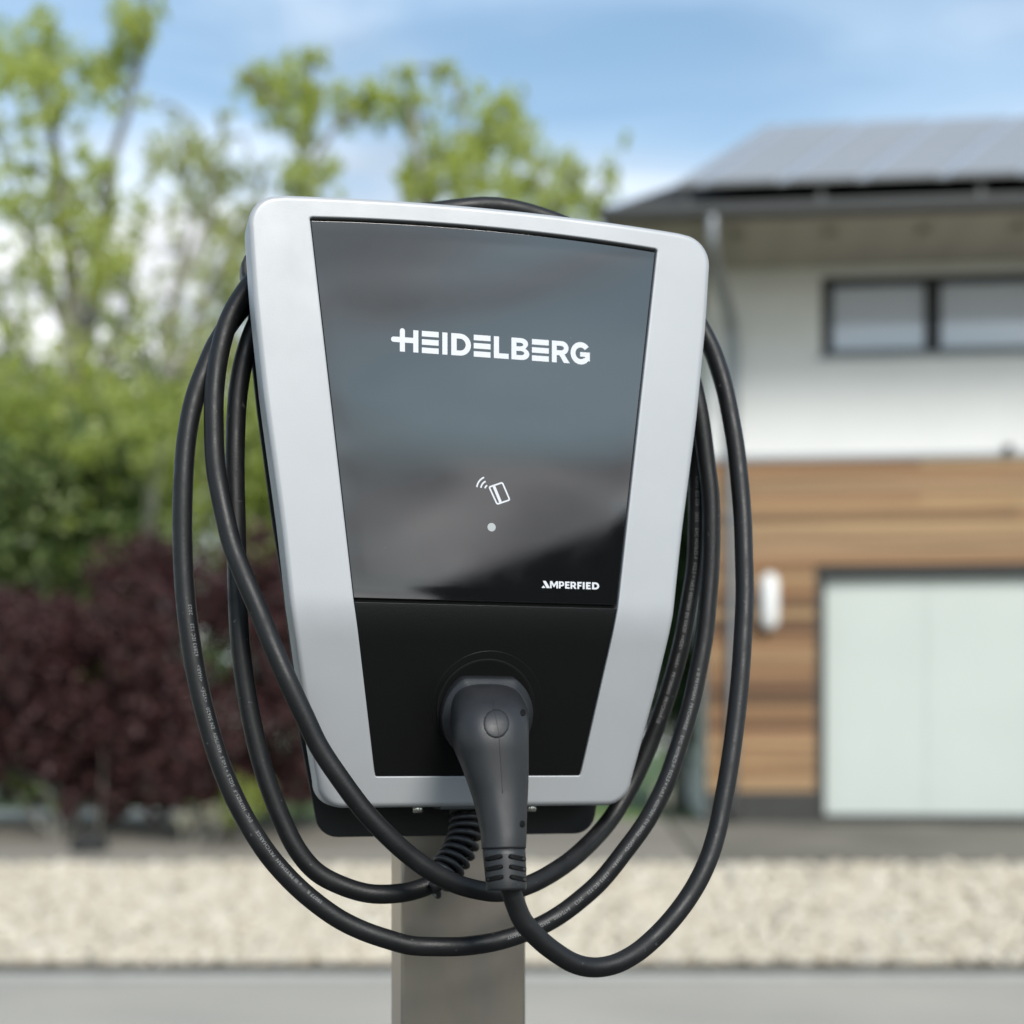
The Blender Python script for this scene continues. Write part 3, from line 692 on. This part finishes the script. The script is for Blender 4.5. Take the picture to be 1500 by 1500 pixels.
# ------------------------------------------------------------------ foliage
def wpt(px, py, d): return np.array(((px-750)/F*d, d, CAMZ+(1100-py)/F*d))
def leaf_mesh(name, blobs, mat_, parent, size, dens=1.0, squash=1.0):
    """blobs: (x, y, z, radius, n)"""
    Vs = []; cnt = 0
    for (c, r, n) in blobs:
        n = int(n*dens)
        if n < 1: continue
        sub = max(4, int(n/13)); cen = rng.normal(0, .5, (sub, 3)); cen /= np.maximum(1, np.linalg.norm(cen, axis=1)/1.0)[:, None]
        which = rng.integers(0, sub, n)
        ax = rng.normal(size=(sub,3)); ax[:,2] = np.abs(ax[:,2])+.6; ax /= np.linalg.norm(ax,axis=1)[:,None]
        P = c + (cen[which]*r*1.3 + rng.normal(0, .085*r, (n, 3)) + ax[which]*rng.normal(0, .26*r, (n,1)))*np.array([1, 1, squash])
        u = rng.normal(size=(n, 3)); u /= np.linalg.norm(u, axis=1)[:, None]; w = rng.normal(size=(n, 3)); w -= u*(w*u).sum(1)[:, None]; w /= np.linalg.norm(w, axis=1)[:, None]
        s = size*rng.uniform(.5, 1.2, n)[:, None]
        q = np.stack([P-u*s, P+w*s*.55, P+u*s, P-w*s*.55], 1); Vs.append(q.reshape(-1, 3)); cnt += n
    V = np.concatenate(Vs); Fc = np.arange(len(V)).reshape(-1, 4)
    if parent is not None: V = V - np.array(parent.location)
    return np_mesh(name, V, Fc, mat_, parent)
def tree(name, base_px, d, limbs, blobs, leafm, size, bark, label, group=None, trunk_r=.09, cat='tree', dens=1.0, twigs=True):
    """limbs: list of pixel polylines with radii; blobs: (px, py, rpx, n)"""
    bx_ = (base_px-750)/F*d; z0 = zg(d)
    e = empty(name, (bx_, d, z0), label=label, cat=cat, group=group)
    V, Fc = [], []
    lim3 = []
    for li, (pl, r0, r1) in enumerate(limbs):
        dd = rng.uniform(-.03, .03)*d if li else 0
        P = [wpt(x, y, d+dd*(k/len(pl))*1.0) if not (li == 0 and k == 0) else np.array((bx_, d, z0-.05)) for k, (x, y) in enumerate(pl)]
        if li: P[0] = wpt(pl[0][0], pl[0][1], d)
        Q = catmull(P, 5); lim3.append(Q)
        Q = Q + rng.normal(0, .012, Q.shape)*np.linspace(0, 1, len(Q))[:, None]
        v, f = tube_vf(Q-np.array(e.location), list(np.linspace(r0, r1, len(Q))), 7); n = len(V); V += list(v); Fc += [tuple(i+n for i in q) for q in f]
    allp = np.concatenate(lim3)
    bl = []
    for (x, y, r, n) in blobs:
        c = wpt(x, y, d+rng.uniform(-.035, .035)*d); rr = r/F*d; bl.append((c, rr, n))
        if twigs:
            k = np.argmin(np.linalg.norm(allp-c, axis=1)+ (allp[:,2] > c[2])*2.5); p = allp[k]
            mid = (p+c)/2 + rng.normal(0, .08*np.linalg.norm(c-p)+.01, 3)
            for tip in [c]+[c+rng.normal(0, .5*rr, 3) for _ in range(3)]:
                Q = catmull([p, mid, tip], 4); v, f = tube_vf(Q-np.array(e.location), list(np.linspace(.022, .006, len(Q))*np.array(d/16)), 5); n0 = len(V); V += list(v); Fc += [tuple(i+n0 for i in q) for q in f]
    mesh_obj('trunk', V, Fc, bark, e, smooth=True)
    leaf_mesh('crown', bl, leafm, e, size, dens)
    return e
G1 = 'light spring trees behind the shrubs'
tree('birch_tree', 108, 17, [([(108,1150),(112,900),(112,640),(105,520),(108,420),(92,330),(85,230),(60,130),(70,60)], .17, .03), ([(108,600),(135,470),(150,330),(160,250),(190,150),(212,30),(216,-20)], .09, .02), ([(105,500),(60,400),(30,300),(10,220)], .06, .015), ([(110,640),(60,560),(20,480),(0,440)], .06, .02), ([(112,620),(165,520),(190,430),(205,360)], .06, .015)],
     [(30,85,45,300),(75,60,38,240),(100,110,42,320),(55,140,42,330),(95,155,26,160),(190,30,26,150),(212,20,24,170),(200,60,24,180),(180,88,28,180),(150,125,24,130),(160,110,24,100),(50,230,34,130),(20,285,38,210),(75,300,38,190),(148,250,30,170),(140,290,30,180),(110,330,28,120),(130,372,45,320),(165,395,34,220),
      (60,370,34,120),(20,310,30,120),(110,450,44,180),(150,520,50,240),(90,590,60,360),(40,480,50,140),(20,560,40,200),(190,470,34,100),(10,400,40,130),(150,350,38,220),(60,430,34,110),(175,300,25,80),(0,180,40,150),(0,90,45,220)],
     M['leaf_y'], .062, M['bark'], 'tall thin birch with two forks of yellow green leaves, leftmost of the trees', G1, dens=1.25)
tree('birch_tree', 255, 19, [([(250,1150),(262,900),(258,640),(248,500),(262,400),(280,300),(262,200)], .13, .02), ([(256,560),(300,440),(330,380),(352,330)], .06, .015), ([(262,420),(300,330),(310,250),(290,190)], .05, .015)],
     [(235,160,22,50),(290,205,34,170),(262,235,36,160),(320,285,42,240),(352,345,34,240),(345,390,30,180),(300,260,30,120),(235,230,26,70),(240,300,40,110),(330,440,40,110),(250,520,50,180),(300,560,50,250),(225,480,40,70),(320,330,30,110),(330,170,14,30),(225,560,50,200),(240,360,34,60),(300,430,50,110),(340,480,44,120),(290,520,40,120),(370,300,26,60),(355,260,20,40),(230,430,44,90)],
     M['leaf_p'], .064, M['palebark'], 'thin pale birch between the leftmost tree and the charging station', G1, dens=1.25)
tree('birch_tree', 452, 18, [([(452,1150),(450,600),(448,300),(450,200),(456,90)], .11, .02), ([(450,240),(420,180),(385,130),(350,115)], .05, .012), ([(449,270),(480,200),(530,150),(545,130)], .05, .012)],
     [(388,125,28,230),(362,115,16,90),(420,125,28,200),(402,160,24,170),(428,170,22,110),(458,82,14,70),(468,90,12,50),(452,150,26,170),(446,200,26,120),(440,250,36,170),(480,262,24,110),(520,140,30,210),(540,150,28,190),(505,170,22,80),(548,170,18,60),(430,270,24,110)],
     M['leaf_y'], .062, M['palebark'], 'upright birch rising just above the left corner of the charging station', G1, dens=1.25)
tree('birch_tree', 630, 18.5, [([(640,1150),(640,600),(625,300),(608,200),(595,110)], .11, .02), ([(628,320),(650,230),(680,180),(655,100)], .05, .012), ([(628,340),(690,270),(720,200),(735,160)], .05, .012)],
     [(590,120,22,150),(603,160,24,230),(594,180,16,120),(640,112,20,90),(655,100,12,60),(680,140,24,90),(640,180,26,80),(625,245,36,300),(660,265,34,260),(700,262,44,360),(650,215,24,90),(600,280,26,200),(735,175,34,300),(722,200,24,140),(745,150,22,90),(690,220,24,110),(760,215,18,80)],
     M['leaf_y'], .062, M['palebark'], 'leafy tree above the middle of the charging station top', G1, dens=1.25)
tree('birch_tree', 800, 20, [([(790,1150),(800,600),(800,350),(790,260),(770,190)], .11, .02), ([(800,360),(830,280),(850,240)], .05, .012), ([(801,380),(860,310),(900,250)], .04, .01)],
     [(765,185,16,60),(768,215,22,130),(745,255,30,170),(770,270,30,200),(818,240,28,200),(835,255,22,140),(790,300,38,260),(845,295,28,190),(870,300,20,110),(905,240,22,50),(890,270,22,60),(815,300,26,160),(740,290,34,200)],
     M['leaf_y'], .064, M['palebark'], 'small crowned tree between the charging station top and the house roof', G1, dens=1.25)
tree('young_tree', 395, 20, [([(395,1150),(398,800),(392,500),(380,300),(360,200)], .09, .015)],
     [(330,500,50,140),(380,560,50,200),(400,620,40,220),(330,600,50,220),(300,470,40,90),(360,420,34,110),(345,540,40,160),(310,400,30,50),(380,250,22,40),(330,220,18,30)], M['leaf_p'], .064, M['palebark'], 'slim pale tree seen behind the upper cable loops', G1, dens=1.25)
tree('young_tree', 10, 19, [([(10,1150),(12,800),(8,560),(0,430)], .12, .03)],
     [(0,520,50,220),(20,600,60,330),(-20,450,50,180),(40,660,50,220),(-60,560,80,300)], M['leaf_y'], .064, M['bark'], 'dark stemmed tree at the left edge of the photo', G1, dens=1.25)
def shrub(name, px, d, blobs, leafm, size, label, group=None, dens=1.0, cat='shrub', stems=5, bark=None, thin=.028):
    e = empty(name, ((px-750)/F*d, d, zg(d)), label=label, cat=cat, group=group)
    V, Fc = [], []; base = np.array(e.location)
    bl = []
    for i, (x, y, r, n) in enumerate(blobs):
        dd = d+rng.uniform(-.4, .4); c = wpt(x, y, dd); bl.append((c, r/F*d, n))
        if i < stems or stems < 0:
            Q = catmull([base+rng.normal(0,.05,3)*np.array([1,1,0])-np.array([0,0,.05]), base*.5+c*.5+rng.normal(0,.08,3), c], 5)
            v, f = tube_vf(Q-base, list(np.linspace(thin, .006, len(Q))), 6); n0 = len(V); V += list(v); Fc += [tuple(i+n0 for i in q) for q in f]
    mesh_obj('stem', V, Fc, bark or M['bark'], e, smooth=True)
    leaf_mesh('foliage', bl, leafm, e, size, dens); return e
def fill(x0, x1, y0, y1, r, n, k):   # k blobs in a pixel box
    return [(rng.uniform(x0, x1), rng.uniform(y0, y1), r*rng.uniform(.7, 1.2), n) for _ in range(k)]
GS = 'bright green bushes behind the dark red maples'
shrub('leafy_bush', 60, 16, fill(-60,120,600,820,60,420,22), M['leaf_b'], .055, 'bright yellow green bush at the left edge, behind the darker green bush', GS)
shrub('leafy_bush', 210, 16.5, fill(140,300,590,830,60,420,20), M['leaf_b'], .055, 'bright yellow green bush just left of the cable loops', GS)
shrub('leafy_bush', 400, 16.5, fill(330,480,600,840,55,400,20), M['leaf_b'], .055, 'bright yellow green bush seen between the cable loops and the station', GS)
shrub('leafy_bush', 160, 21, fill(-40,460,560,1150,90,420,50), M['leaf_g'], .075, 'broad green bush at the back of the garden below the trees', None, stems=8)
shrub('leafy_bush', -250, 15.5, fill(-420,-100,640,1080,70,330,34), M['leaf_b'], .055, 'bright yellow green bush beyond the left edge of the frame', GS)
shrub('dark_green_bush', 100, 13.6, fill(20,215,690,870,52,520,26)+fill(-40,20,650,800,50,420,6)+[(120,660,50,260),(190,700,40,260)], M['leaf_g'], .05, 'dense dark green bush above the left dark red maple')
shrub('leafy_bush', 150, 13.1, fill(30,250,625,690,30,150,10)+fill(60,230,700,860,10,7,14), M['leaf_b'], .045, 'brighter leaves added as the lit top and glints of the dense dark green bush', stems=3)  # lit rim and highlights of the dark bush, painted with brighter leaves
GR = 'dark red maples along the gravel bed'
def maple(px, d, blobs, trunk, label, dens=1):
    e = empty('red_maple', ((px-750)/F*d, d, zg(d)), label=label, cat='maple', group=GR)
    V, Fc = [], []; base = np.array(e.location); bl = []
    fork = wpt(trunk[0], trunk[1], d)
    v, f = tube_vf(np.array([[0,0,-.05], (fork-base)*.5+np.array([.01,0,0]), fork-base]), [.035,.028,.024], 8); V += list(v); Fc += f
    for i, (x, y, r, n) in enumerate(blobs):
        c = wpt(x, y, d+rng.uniform(-.55, .55)); bl.append((c, r/F*d, n))
        if i % 3 == 0:
            Q = catmull([fork, (fork+c)/2+rng.normal(0,.06,3), c], 4); v, f = tube_vf(Q-base, list(np.linspace(.018,.005,len(Q))), 5); n0 = len(V); V += list(v); Fc += [tuple(i+n0 for i in q) for q in f]
    mesh_obj('trunk', V, Fc, M['palebark'], e, smooth=True); leaf_mesh('crown', bl, M['leaf_r'], e, .042, dens, .8); return e
maple(95, 12.3, fill(-40,170,905,1130,52,520,30)+fill(-110,30,900,1140,50,420,12)+fill(60,200,880,1000,45,420,8)+fill(-40,240,1080,1165,38,300,14)+[(140,1165,35,200),(105,1175,30,150),(-20,1080,60,500)], (120,1185), 'dark red maple at the left, reaching out to the left edge')
maple(290, 12.0, fill(190,440,830,1150,52,520,46)+[(370,800,35,200),(240,830,36,260),(420,860,40,300)], (292,1160), 'dark red maple behind the lower left cable loops, on a thin pale trunk')
maple(-260, 12.6, fill(-420,-130,900,1130,55,420,26), (-260,1165), 'dark red maple beyond the left edge of the frame')
maple(520, 12.6, fill(430,640,900,1130,55,420,24), (520,1165), 'dark red maple hidden mostly behind the charging station')
shrub('low_green_plant', 150, 11.8, [(150,1015,26,60),(170,1000,26,50),(135,1000,20,30),(120,1030,20,30)], M['leaf_g'], .035, 'small tuft of light green leaves among the dark red maple leaves', cat='plant', stems=1, thin=.012)
shrub('low_green_plant', 90, 11.9, [(20,1150,22,90),(60,1165,20,80),(-10,1120,24,90)], M['leaf_g'], .03, 'low green plant under the left maple at the left edge', cat='plant')
shrub('low_green_plant', 350, 11.6, [(365,1170,30,260),(340,1180,24,200)], M['leaf_b'], .03, 'low pale green plant under the middle maple beside its trunk', cat='plant')
for x, y, lb in ((270,1195,'cream white flower clump left of the thin maple trunk'),(312,1192,'cream white flower clump right of the thin maple trunk')):
    shrub('flower_clump', x, 11.5, [(x,y,13,170),(x+4,y+10,10,60)], M['flower'], .022, lb, 'cream flower clumps by the maple trunk', cat='flowers', stems=2)
# boulder
V = iv*np.array([.19,.14,.155])*(1+rng.uniform(-.12,.12,(len(iv),1))); 
bo = mesh_obj('dark_boulder', V, [tuple(q) for q in if_.tolist()], M['boulder'], None, smooth=True, sub=1); bo.location = ((130-750)/F*11.3, 11.3, zg(11.3)+.04)
tag(bo, label='dark rounded boulder on the soil below the left maple', cat='boulder')
# right of the station: conifer, lawn, hedge
shrub('dark_conifer', 985, 15.5, fill(925,1040,700,1060,40,520,34), M['leaf_d'], .05, 'dark green conifer at the left corner of the house, behind the cable loops', cat='conifer')
shrub('leafy_bush', 1000, 17, fill(930,1040,640,1000,36,260,12), M['leaf_b'], .05, 'bright green bush behind the conifer beside the house')
shrub('flower_clump', 965, 13.5, [(965,1165,14,160),(975,1150,12,60)], M['flower'], .022, 'pale flower clump on the lawn beside the house corner', cat='flowers', stems=2)
strip('lawn', -.15, 1.3, [13.12, 16, 20], M['leaf_b'] if False else mat('bright_lawn', (.13,.22,.045), .9, col2=(.19,.28,.07), vscale=3), dz=.02)
# distant hedge/wood closing the horizon
hb_ = []
for i in range(90):
    x = rng.uniform(-34, 34); hb_.append((np.array((x, 38+rng.uniform(-2,2), rng.uniform(.6, 2.6+.8*math.sin(x*.3)))), 1.7, 260))
wd = leaf_mesh('distant_wood', hb_, M['leaf_g'], None, .16); tag(wd, label='far band of green woodland closing the horizon', cat='woodland', kind='stuff')

# ------------------------------------------------------------------ house
TH = R(5.0); HX, HY = (1036-750)/F*12.9, 12.9
house = empty('house', (HX, HY, 0), -TH, label='two storey house with white upper wall, timber clad lower wall and solar panels', cat='house')
ux = np.array((math.cos(TH), -math.sin(TH))); uy = np.array((math.sin(TH), math.cos(TH)))
def hp(px, py, off=0):     # point of the photo on the plane 'off' metres in front of the facade -> (along facade, height)
    dx = (px-750)/F; o = np.array((HX, HY)) - uy*off
    # ray (dx,1)*k ; dot with uy = o.uy
    k = o.dot(uy)/(dx*uy[0]+uy[1]); P = np.array((dx, 1))*k
    return float((P-np.array((HX, HY))).dot(ux)), CAMZ+(1100-py)/F*k
def hbox(name, a0, a1, y0, y1, z0, z1, m, parent=None, bevel=0): return box(name, a0, a1, y0, y1, z0, z1, m, parent or house, bevel)
ZW = hp(1300, 672)[1]; ZTOP = hp(1300, 395)[1]+.02; ZB = hp(1205, 1197)[1]; WL = 8.6; WD = 7.5
# upper wall with a window opening
wa0, wz1 = hp(1203, 402); _, wz0 = hp(1209, 521); wa1 = wa0+(hp(1372,460)[0]-hp(1205,460)[0])*3
ga0, gz1 = hp(1203, 833); _, gz0 = hp(1203, 1197); ga1 = ga0+5.0
def wall_with_hole(name, m, z0, z1, h, depth=.30, parent=None):
    bx = [(0,h[0],0,depth,z0,z1),(h[1],WL,0,depth,z0,z1)]
    if h[2] > z0: bx.append((h[0],h[1],0,depth,z0,h[2]))
    if h[3] < z1: bx.append((h[0],h[1],0,depth,h[3],z1))
    return multi_box(name, bx, m, parent or house)
wall_with_hole('upper_wall', M['render'], ZW+.0, ZTOP+.1, (wa0, wa1, wz0, wz1))
multi_box('side_wall', [(0,.3,.3,WD,ZB-.4,ZTOP+.1),(WL-.3,WL,.3,WD,ZB-.4,ZTOP+.1),(.3,WL-.3,WD-.3,WD,ZB-.4,ZTOP+.1)], M['render'], house)
wall_with_hole('lower_wall', M['plinth'], ZB-.4, ZW, (ga0, ga1, gz0, gz1))
hbox('floor_slab', .3, WL-.3, .3, WD-.3, ZW-.15, ZW, M['plinth'])
# cladding boards
bh = (gz1 and (hp(1100,677)[1]-hp(1100,1160)[1]))/38; ztop = hp(1100,677)[1]; unit = None
def board(a0, a1, z):
    global unit
    if unit is None: unit = box('cladding_board', 0, 1, -.024, -.002, 0, 1, M['wood'], house); o = unit
    else: o = unit.copy(); C.objects.link(o); o.parent = house
    o.location = (a0+.002, random.uniform(-.002, .002), z+.003); o.scale = (a1-a0-.004, 1, bh-.006)
z = ztop; row = 0
while row < 38:
    z -= bh
    segs = []
    full = z >= gz1-.03
    ends = [(0, ga0-.05)] if not full else [(0, WL)]
    if not full: ends.append((ga1+.05, WL))
    for e0, e1 in ends:
        a = e0
        while a < e1-.01:
            ln = random.choice([1.8,2.6,3.6]); b = min(e1, a+ln); b = e1 if e1-b < .3 else b
            if a < 6.0: board(a, b, z)
            else: board(a, e1, z); b = e1
            a = b
    row += 1
hbox('drip_flashing', -.02, WL, -.05, .0, ZW-.012, ZW+.035, M['zinc'])
hbox('plinth', -.0, ga0-.03, -.012, .0, ZB-.3, z, M['plinth'])
# garage door
gd = hbox('garage_door', ga0+.03, ga1-.03, .10, .13, gz0, gz1-.07, M['garage'])
multi_box('door_frame', [(ga0,ga0+.03,-.01,.12,gz0,gz1),(ga1-.03,ga1,-.01,.12,gz0,gz1),(ga0,ga1,-.012,.12,gz1-.07,gz1+.0)], M['wframe'], house)  # tall dark top bar paints the recess shadow over the door
pxs = (1355-1205)/F*12.7; a = ga0+.03
while a < ga1-.1:
    hbox('door_panel', a+.0015, min(a+pxs-.0015, ga1-.031), .086, .0995, gz0+.02, gz1-.075, M['garage'], gd, .002); a += pxs
hbox('door_seal', ga0+.03, ga1-.03, .08, .14, gz0-.02, gz0+.018, M['wframe'], gd)
# window
win = multi_box('window', [(wa0,wa1,.10,.17,wz1-.075,wz1),(wa0,wa1,.10,.17,wz0,wz0+.07),(wa0,wa0+.11,.101,.169,wz0+.07,wz1-.075),(wa1-.085,wa1,.101,.169,wz0+.07,wz1-.075)], M['wframe'], house, .004)
pw_ = (wa1-wa0)/3
for k in (1, 2): hbox('mullion', wa0+pw_*k-.065, wa0+pw_*k+.065, .095, .168, wz0+.07, wz1-.075, M['wframe'], win)
for k in range(3): hbox('pane', wa0+pw_*k+.05, wa0+pw_*(k+1)-.05, .125, .135, wz0+.06, wz1-.065, M['pane'], win)
hbox('room_wall', wa0-.3, wa1+.3, 1.6, 1.62, wz0-.5, wz1+.2, M['render'])
hbox('window_sill', wa0-.03, wa1+.03, -.04, .10, wz0-.03, wz0-.001, M['zinc'], win)
# wall lamp
la0, lz1 = hp(1113, 842); la1, lz0 = hp(1139, 923)
lamp = empty('wall_lamp', (0,0,0), label='white capsule shaped wall lamp on the timber cladding left of the garage', cat='lamp')
lamp.parent = None; lamp.rotation_euler = (0,0,-TH); cxl = (la0+la1)/2; P0 = np.array((HX,HY))+ux*cxl; lamp.location = (P0[0], P0[1], lz0)
rl = (la1-la0)/2; hl = lz1-lz0
v, f = tube_vf([(0,-.10,k) for k in (0, .02, rl*.9, hl-rl*.9, hl-.02, hl)], [rl*.35, rl*.7, rl, rl, rl*.7, rl*.35], 20); mesh_obj('lamp_shade', v, f, M['lampglass'], lamp, smooth=True)
box('wall_bracket', -.03, .03, -.055, -.026, hl*.3, hl*.7, M['zinc'], lamp, .004)
# eaves
OFF = 1.32; ea = hp(885, 318, OFF)[0]; ez0 = hp(1300, 313, OFF)[1]; ez1 = hp(1300, 297, OFF)[1]
S_ = M['soffit']
nb = 14
for i in range(nb):
    y0 = -OFF+.02 + i*(OFF+1.0)/nb if False else None
bwid = OFF/10
un = None
for i in range(10):
    if un is None: un = box('soffit_board', 0, WL+1.0-ea, -bwid+.004, 0, 0, .02, S_, house); o = un
    else: o = un.copy(); C.objects.link(o); o.parent = house
    o.location = (ea+.02, -i*bwid, ez0+.02+random.uniform(0,.002))
hbox('side_soffit', ea+.02, -.0, .004, WD, ez0+.02, ez0+.04, S_)
hbox('side_soffit', WL+.0, WL+1.0, .004, WD, ez0+.02, ez0+.04, S_)
un = None
x = hp(1080, 342, .95)[0]; stp = hp(1360,338,.95)[0]-hp(1222,338,.95)[0]
while x < WL:
    if un is None: un = box('rafter_end', -.045, .045, -.98, -.84, -.06, 0, M['soffit'], house, .005); o = un
    else: o = un.copy(); C.objects.link(o); o.parent = house
    o.location = (x, 0, ez0+.018); x += stp
# fascia and gutter
hbox('fascia', ea+.02, WL+1.0, -OFF-.0, -OFF+.03, ez0+.0, ez1-.03, M['gutter'])
hbox('fascia', ea, ea+.03, -OFF+.032, WD, ez0, ez1-.03, M['gutter'])
gz = ez1-.055; prof = [(-.0,.055),(-.0,.0),(-.03,-.035),(-.075,-.045),(-.115,-.02),(-.125,.03),(-.125,.05),(-.119,.05),(-.110,-.012),(-.075,-.037),(-.034,-.028),(-.006,.003),(-.006,.055)]
V = [(xx, -OFF-.002+y, gz+zz) for xx in (ea-.05, WL+1.05) for y, zz in prof]; n = len(prof)
Fc = [(k, (k+1) % n, (k+1) % n+n, k+n) for k in range(n)] + [tuple(range(n)), tuple(range(2*n-1, n-1, -1))]
mesh_obj('gutter', V, Fc, M['gutter'], house, fix=True)
# roof (hip at the left)
rz0 = ez1+.0; ry = 4.0; rx = 1.9; rise = 2.08
rk = np.array([ea+rx, ry-OFF, rz0+rise]); xr = WL+1.0
def roofz(y): return rz0+(y+OFF)/ry*rise
A = (ea-.02,-OFF-.06,rz0-.012); B = (xr,-OFF-.06,rz0-.012); Cc = (xr,ry-OFF,rz0+rise); D = (ea+rx,ry-OFF,rz0+rise); E_ = (ea-.02,2*ry-OFF+.06,rz0-.012); F_ = (xr,2*ry-OFF+.06,rz0-.012)
mesh_obj('roof', [A,B,Cc,D,E_,F_,(A[0],A[1],A[2]-.012),(B[0],B[1],B[2]-.012),(E_[0],E_[1],E_[2]-.012),(F_[0],F_[1],F_[2]-.012)], [(0,1,2,3),(3,2,5,4),(0,3,4),(0,6,7,1),(0,4,8,6),(6,8,9,7)], M['tile'], house)
# tile courses as raised battens of tiles
un = None
for k in range(1, 14):
    y = -OFF-.04+k*ry/14.2; z = roofz(y); xl = ea+(y+OFF)/ry*rx
    o = box('tile_course', xl+.03, xr, y-.02, y+.02, z+.002, z+.022, M['tile'], house)
# solar array on rails above the roof plane
sl_a = math.atan2(rise, ry); n_up = np.array((0, -math.sin(sl_a), math.cos(sl_a))); d_up = np.array((0, math.cos(sl_a), math.sin(sl_a)))
def rp_(a, q, h): return np.array((a, -OFF, rz0)) + d_up*q + n_up*h
HL = .20; q0, q1 = .02, ry/math.cos(sl_a)-.12
def on_roof_a(px, q):
    a = 1.0
    for _ in range(12):
        P = rp_(a, q, HL); yo = -P[1]; a = hp(px, 0, yo)[0]
    return a
seams_b = [985]+[1028+118*k for k in range(0, 9)]; seams_t = [1118]+[1150+112*k for k in range(0, 9)]
rows_ = [(q0, q0+(q1-q0)*.497), (q0+(q1-q0)*.503, q1)]
gap = .05
for k in range(len(seams_b)-1):
    b0, b1, t0_, t1_ = [on_roof_a(px, q) for px, q in ((seams_b[k],q0),(seams_b[k+1],q0),(seams_t[k],q1),(seams_t[k+1],q1))]
    for (qa, qb) in rows_:
        fa, fb = (qa-q0)/(q1-q0), (qb-q0)/(q1-q0)
        c = [(b0+(t0_-b0)*fa+gap, qa), (b1+(t1_-b1)*fa-gap, qa), (b1+(t1_-b1)*fb-gap, qb), (b0+(t0_-b0)*fb+gap, qb)]
        V = [tuple(rp_(a, q, HL)) for a, q in c]+[tuple(rp_(a, q, HL-.035)) for a, q in c]
        mesh_obj('solar_panel', V, [(0,1,2,3),(7,6,5,4),(0,4,5,1),(1,5,6,2),(2,6,7,3),(3,7,4,0)], M['solar'], house)
    V = [tuple(rp_(a, q, h)) for h in (HL-.012, HL-.04) for a, q in ((b1-gap*.9, q0), (b1+gap*.9, q0), (t1_+gap*.9, q1), (t1_-gap*.9, q1))]
    mesh_obj('panel_rail', V, [(0,1,2,3),(7,6,5,4),(0,4,5,1),(1,5,6,2),(2,6,7,3),(3,7,4,0)], M['alu'], house)
    if k % 2 == 0:
        P = rp_((b0+b1)/2, q0+.02, .0); box('panel_bracket', P[0]-.02, P[0]+.02, P[1]-.03, P[1]+.03, P[2], P[2]+HL-.06, M['gutter'], house)
# downpipe with swan neck
g0 = hp(1043, 318, OFF+.06); g1 = hp(1043, 372, OFF+.06); w1 = hp(1073, 478, .07); w2 = (w1[0], ZW+.02); 
tube('downpipe', catmull([(g0[0],-OFF-.064,gz-.03),(g1[0],-OFF-.064,ez0-.12),(g1[0]+.01,-OFF-.02,ez0-.25),(w1[0]-.02,-.12,w1[1]+.03),(w1[0],-.075,w1[1]-.12),(w1[0],-.075,ZW),(w1[0],-.075,ZB)], 5), .045, M['zinc'], house, 12)
for zz in (ZW+.5, ZW-.5, ZB+.6): hbox('pipe_clip', w1[0]-.055, w1[0]+.055, -.13, -.026 if zz < ZW else -.001, zz, zz+.03, M['zinc'])
# small bracket on the flashing
ba, bz = hp(1477, 660, .05); hbox('cable_bracket', ba-.03, ba+.03, -.10, -.001, bz-.02, bz+.04, M['wframe'])

# ------------------------------------------------------------------ outbuilding across the yard behind the camera (mirrored in the glass)
nb_dir = lambda az, el, dist: np.array((math.sin(R(az))*dist, 1-math.cos(R(az))*dist, CAMZ+math.tan(R(el))*dist))
p1 = nb_dir(28.5, 5.9, 14)+np.array((0,0,.32)); p2 = nb_dir(34.6, 8.9, 14.0)+np.array((0,0,.06))
u = (p2-p1); hu = math.hypot(u[0], u[1]); sl2 = u[2]/hu; ud = np.array((u[0], u[1]))/hu
rzz = math.atan2(ud[1], ud[0])
shed = empty('timber_shed', (p1[0], p1[1], 0), rzz, label='black stained timber outbuilding with a gable roof behind the photographer', cat='outbuilding')
e0 = -.6; e1 = 6.2; mid = 2.8
zl = p1[2]+sl2*e0; zr = p1[2]+sl2*mid
v = [(e0+.2,0,0),(e1-.2,0,0),(e1-.2,0,zl-.05+sl2*.2),(mid,0,zr-.1),(e0+.2,0,zl-.05+sl2*.2)]
Vb = [(a, -5.0, c) for a, b, c in v]
mesh_obj('wall', v+Vb, [(0,1,2,3,4),(9,8,7,6,5),(0,5,6,1),(1,6,7,2),(4,9,5,0)], M['darkwood'], shed, fix=True)
rv = []
for yy in (.3, -5.3):
    rv += [(e0,yy,zl),(mid,yy,zr),(e1,yy,zl),(e1,yy,zl-.12),(mid,yy,zr-.12),(e0,yy,zl-.12)]
mesh_obj('roof', rv, [(0,1,4,5),(1,2,3,4),(6,11,10,7),(7,10,9,8),(0,6,7,1),(1,7,8,2),(5,4,10,11),(4,3,9,10),(0,5,11,6),(2,8,9,3)], M['darkwood'], shed, fix=True)
box('door', 2.0, 3.0, .001, .05, 0, 2.0, M['wframe'], shed)
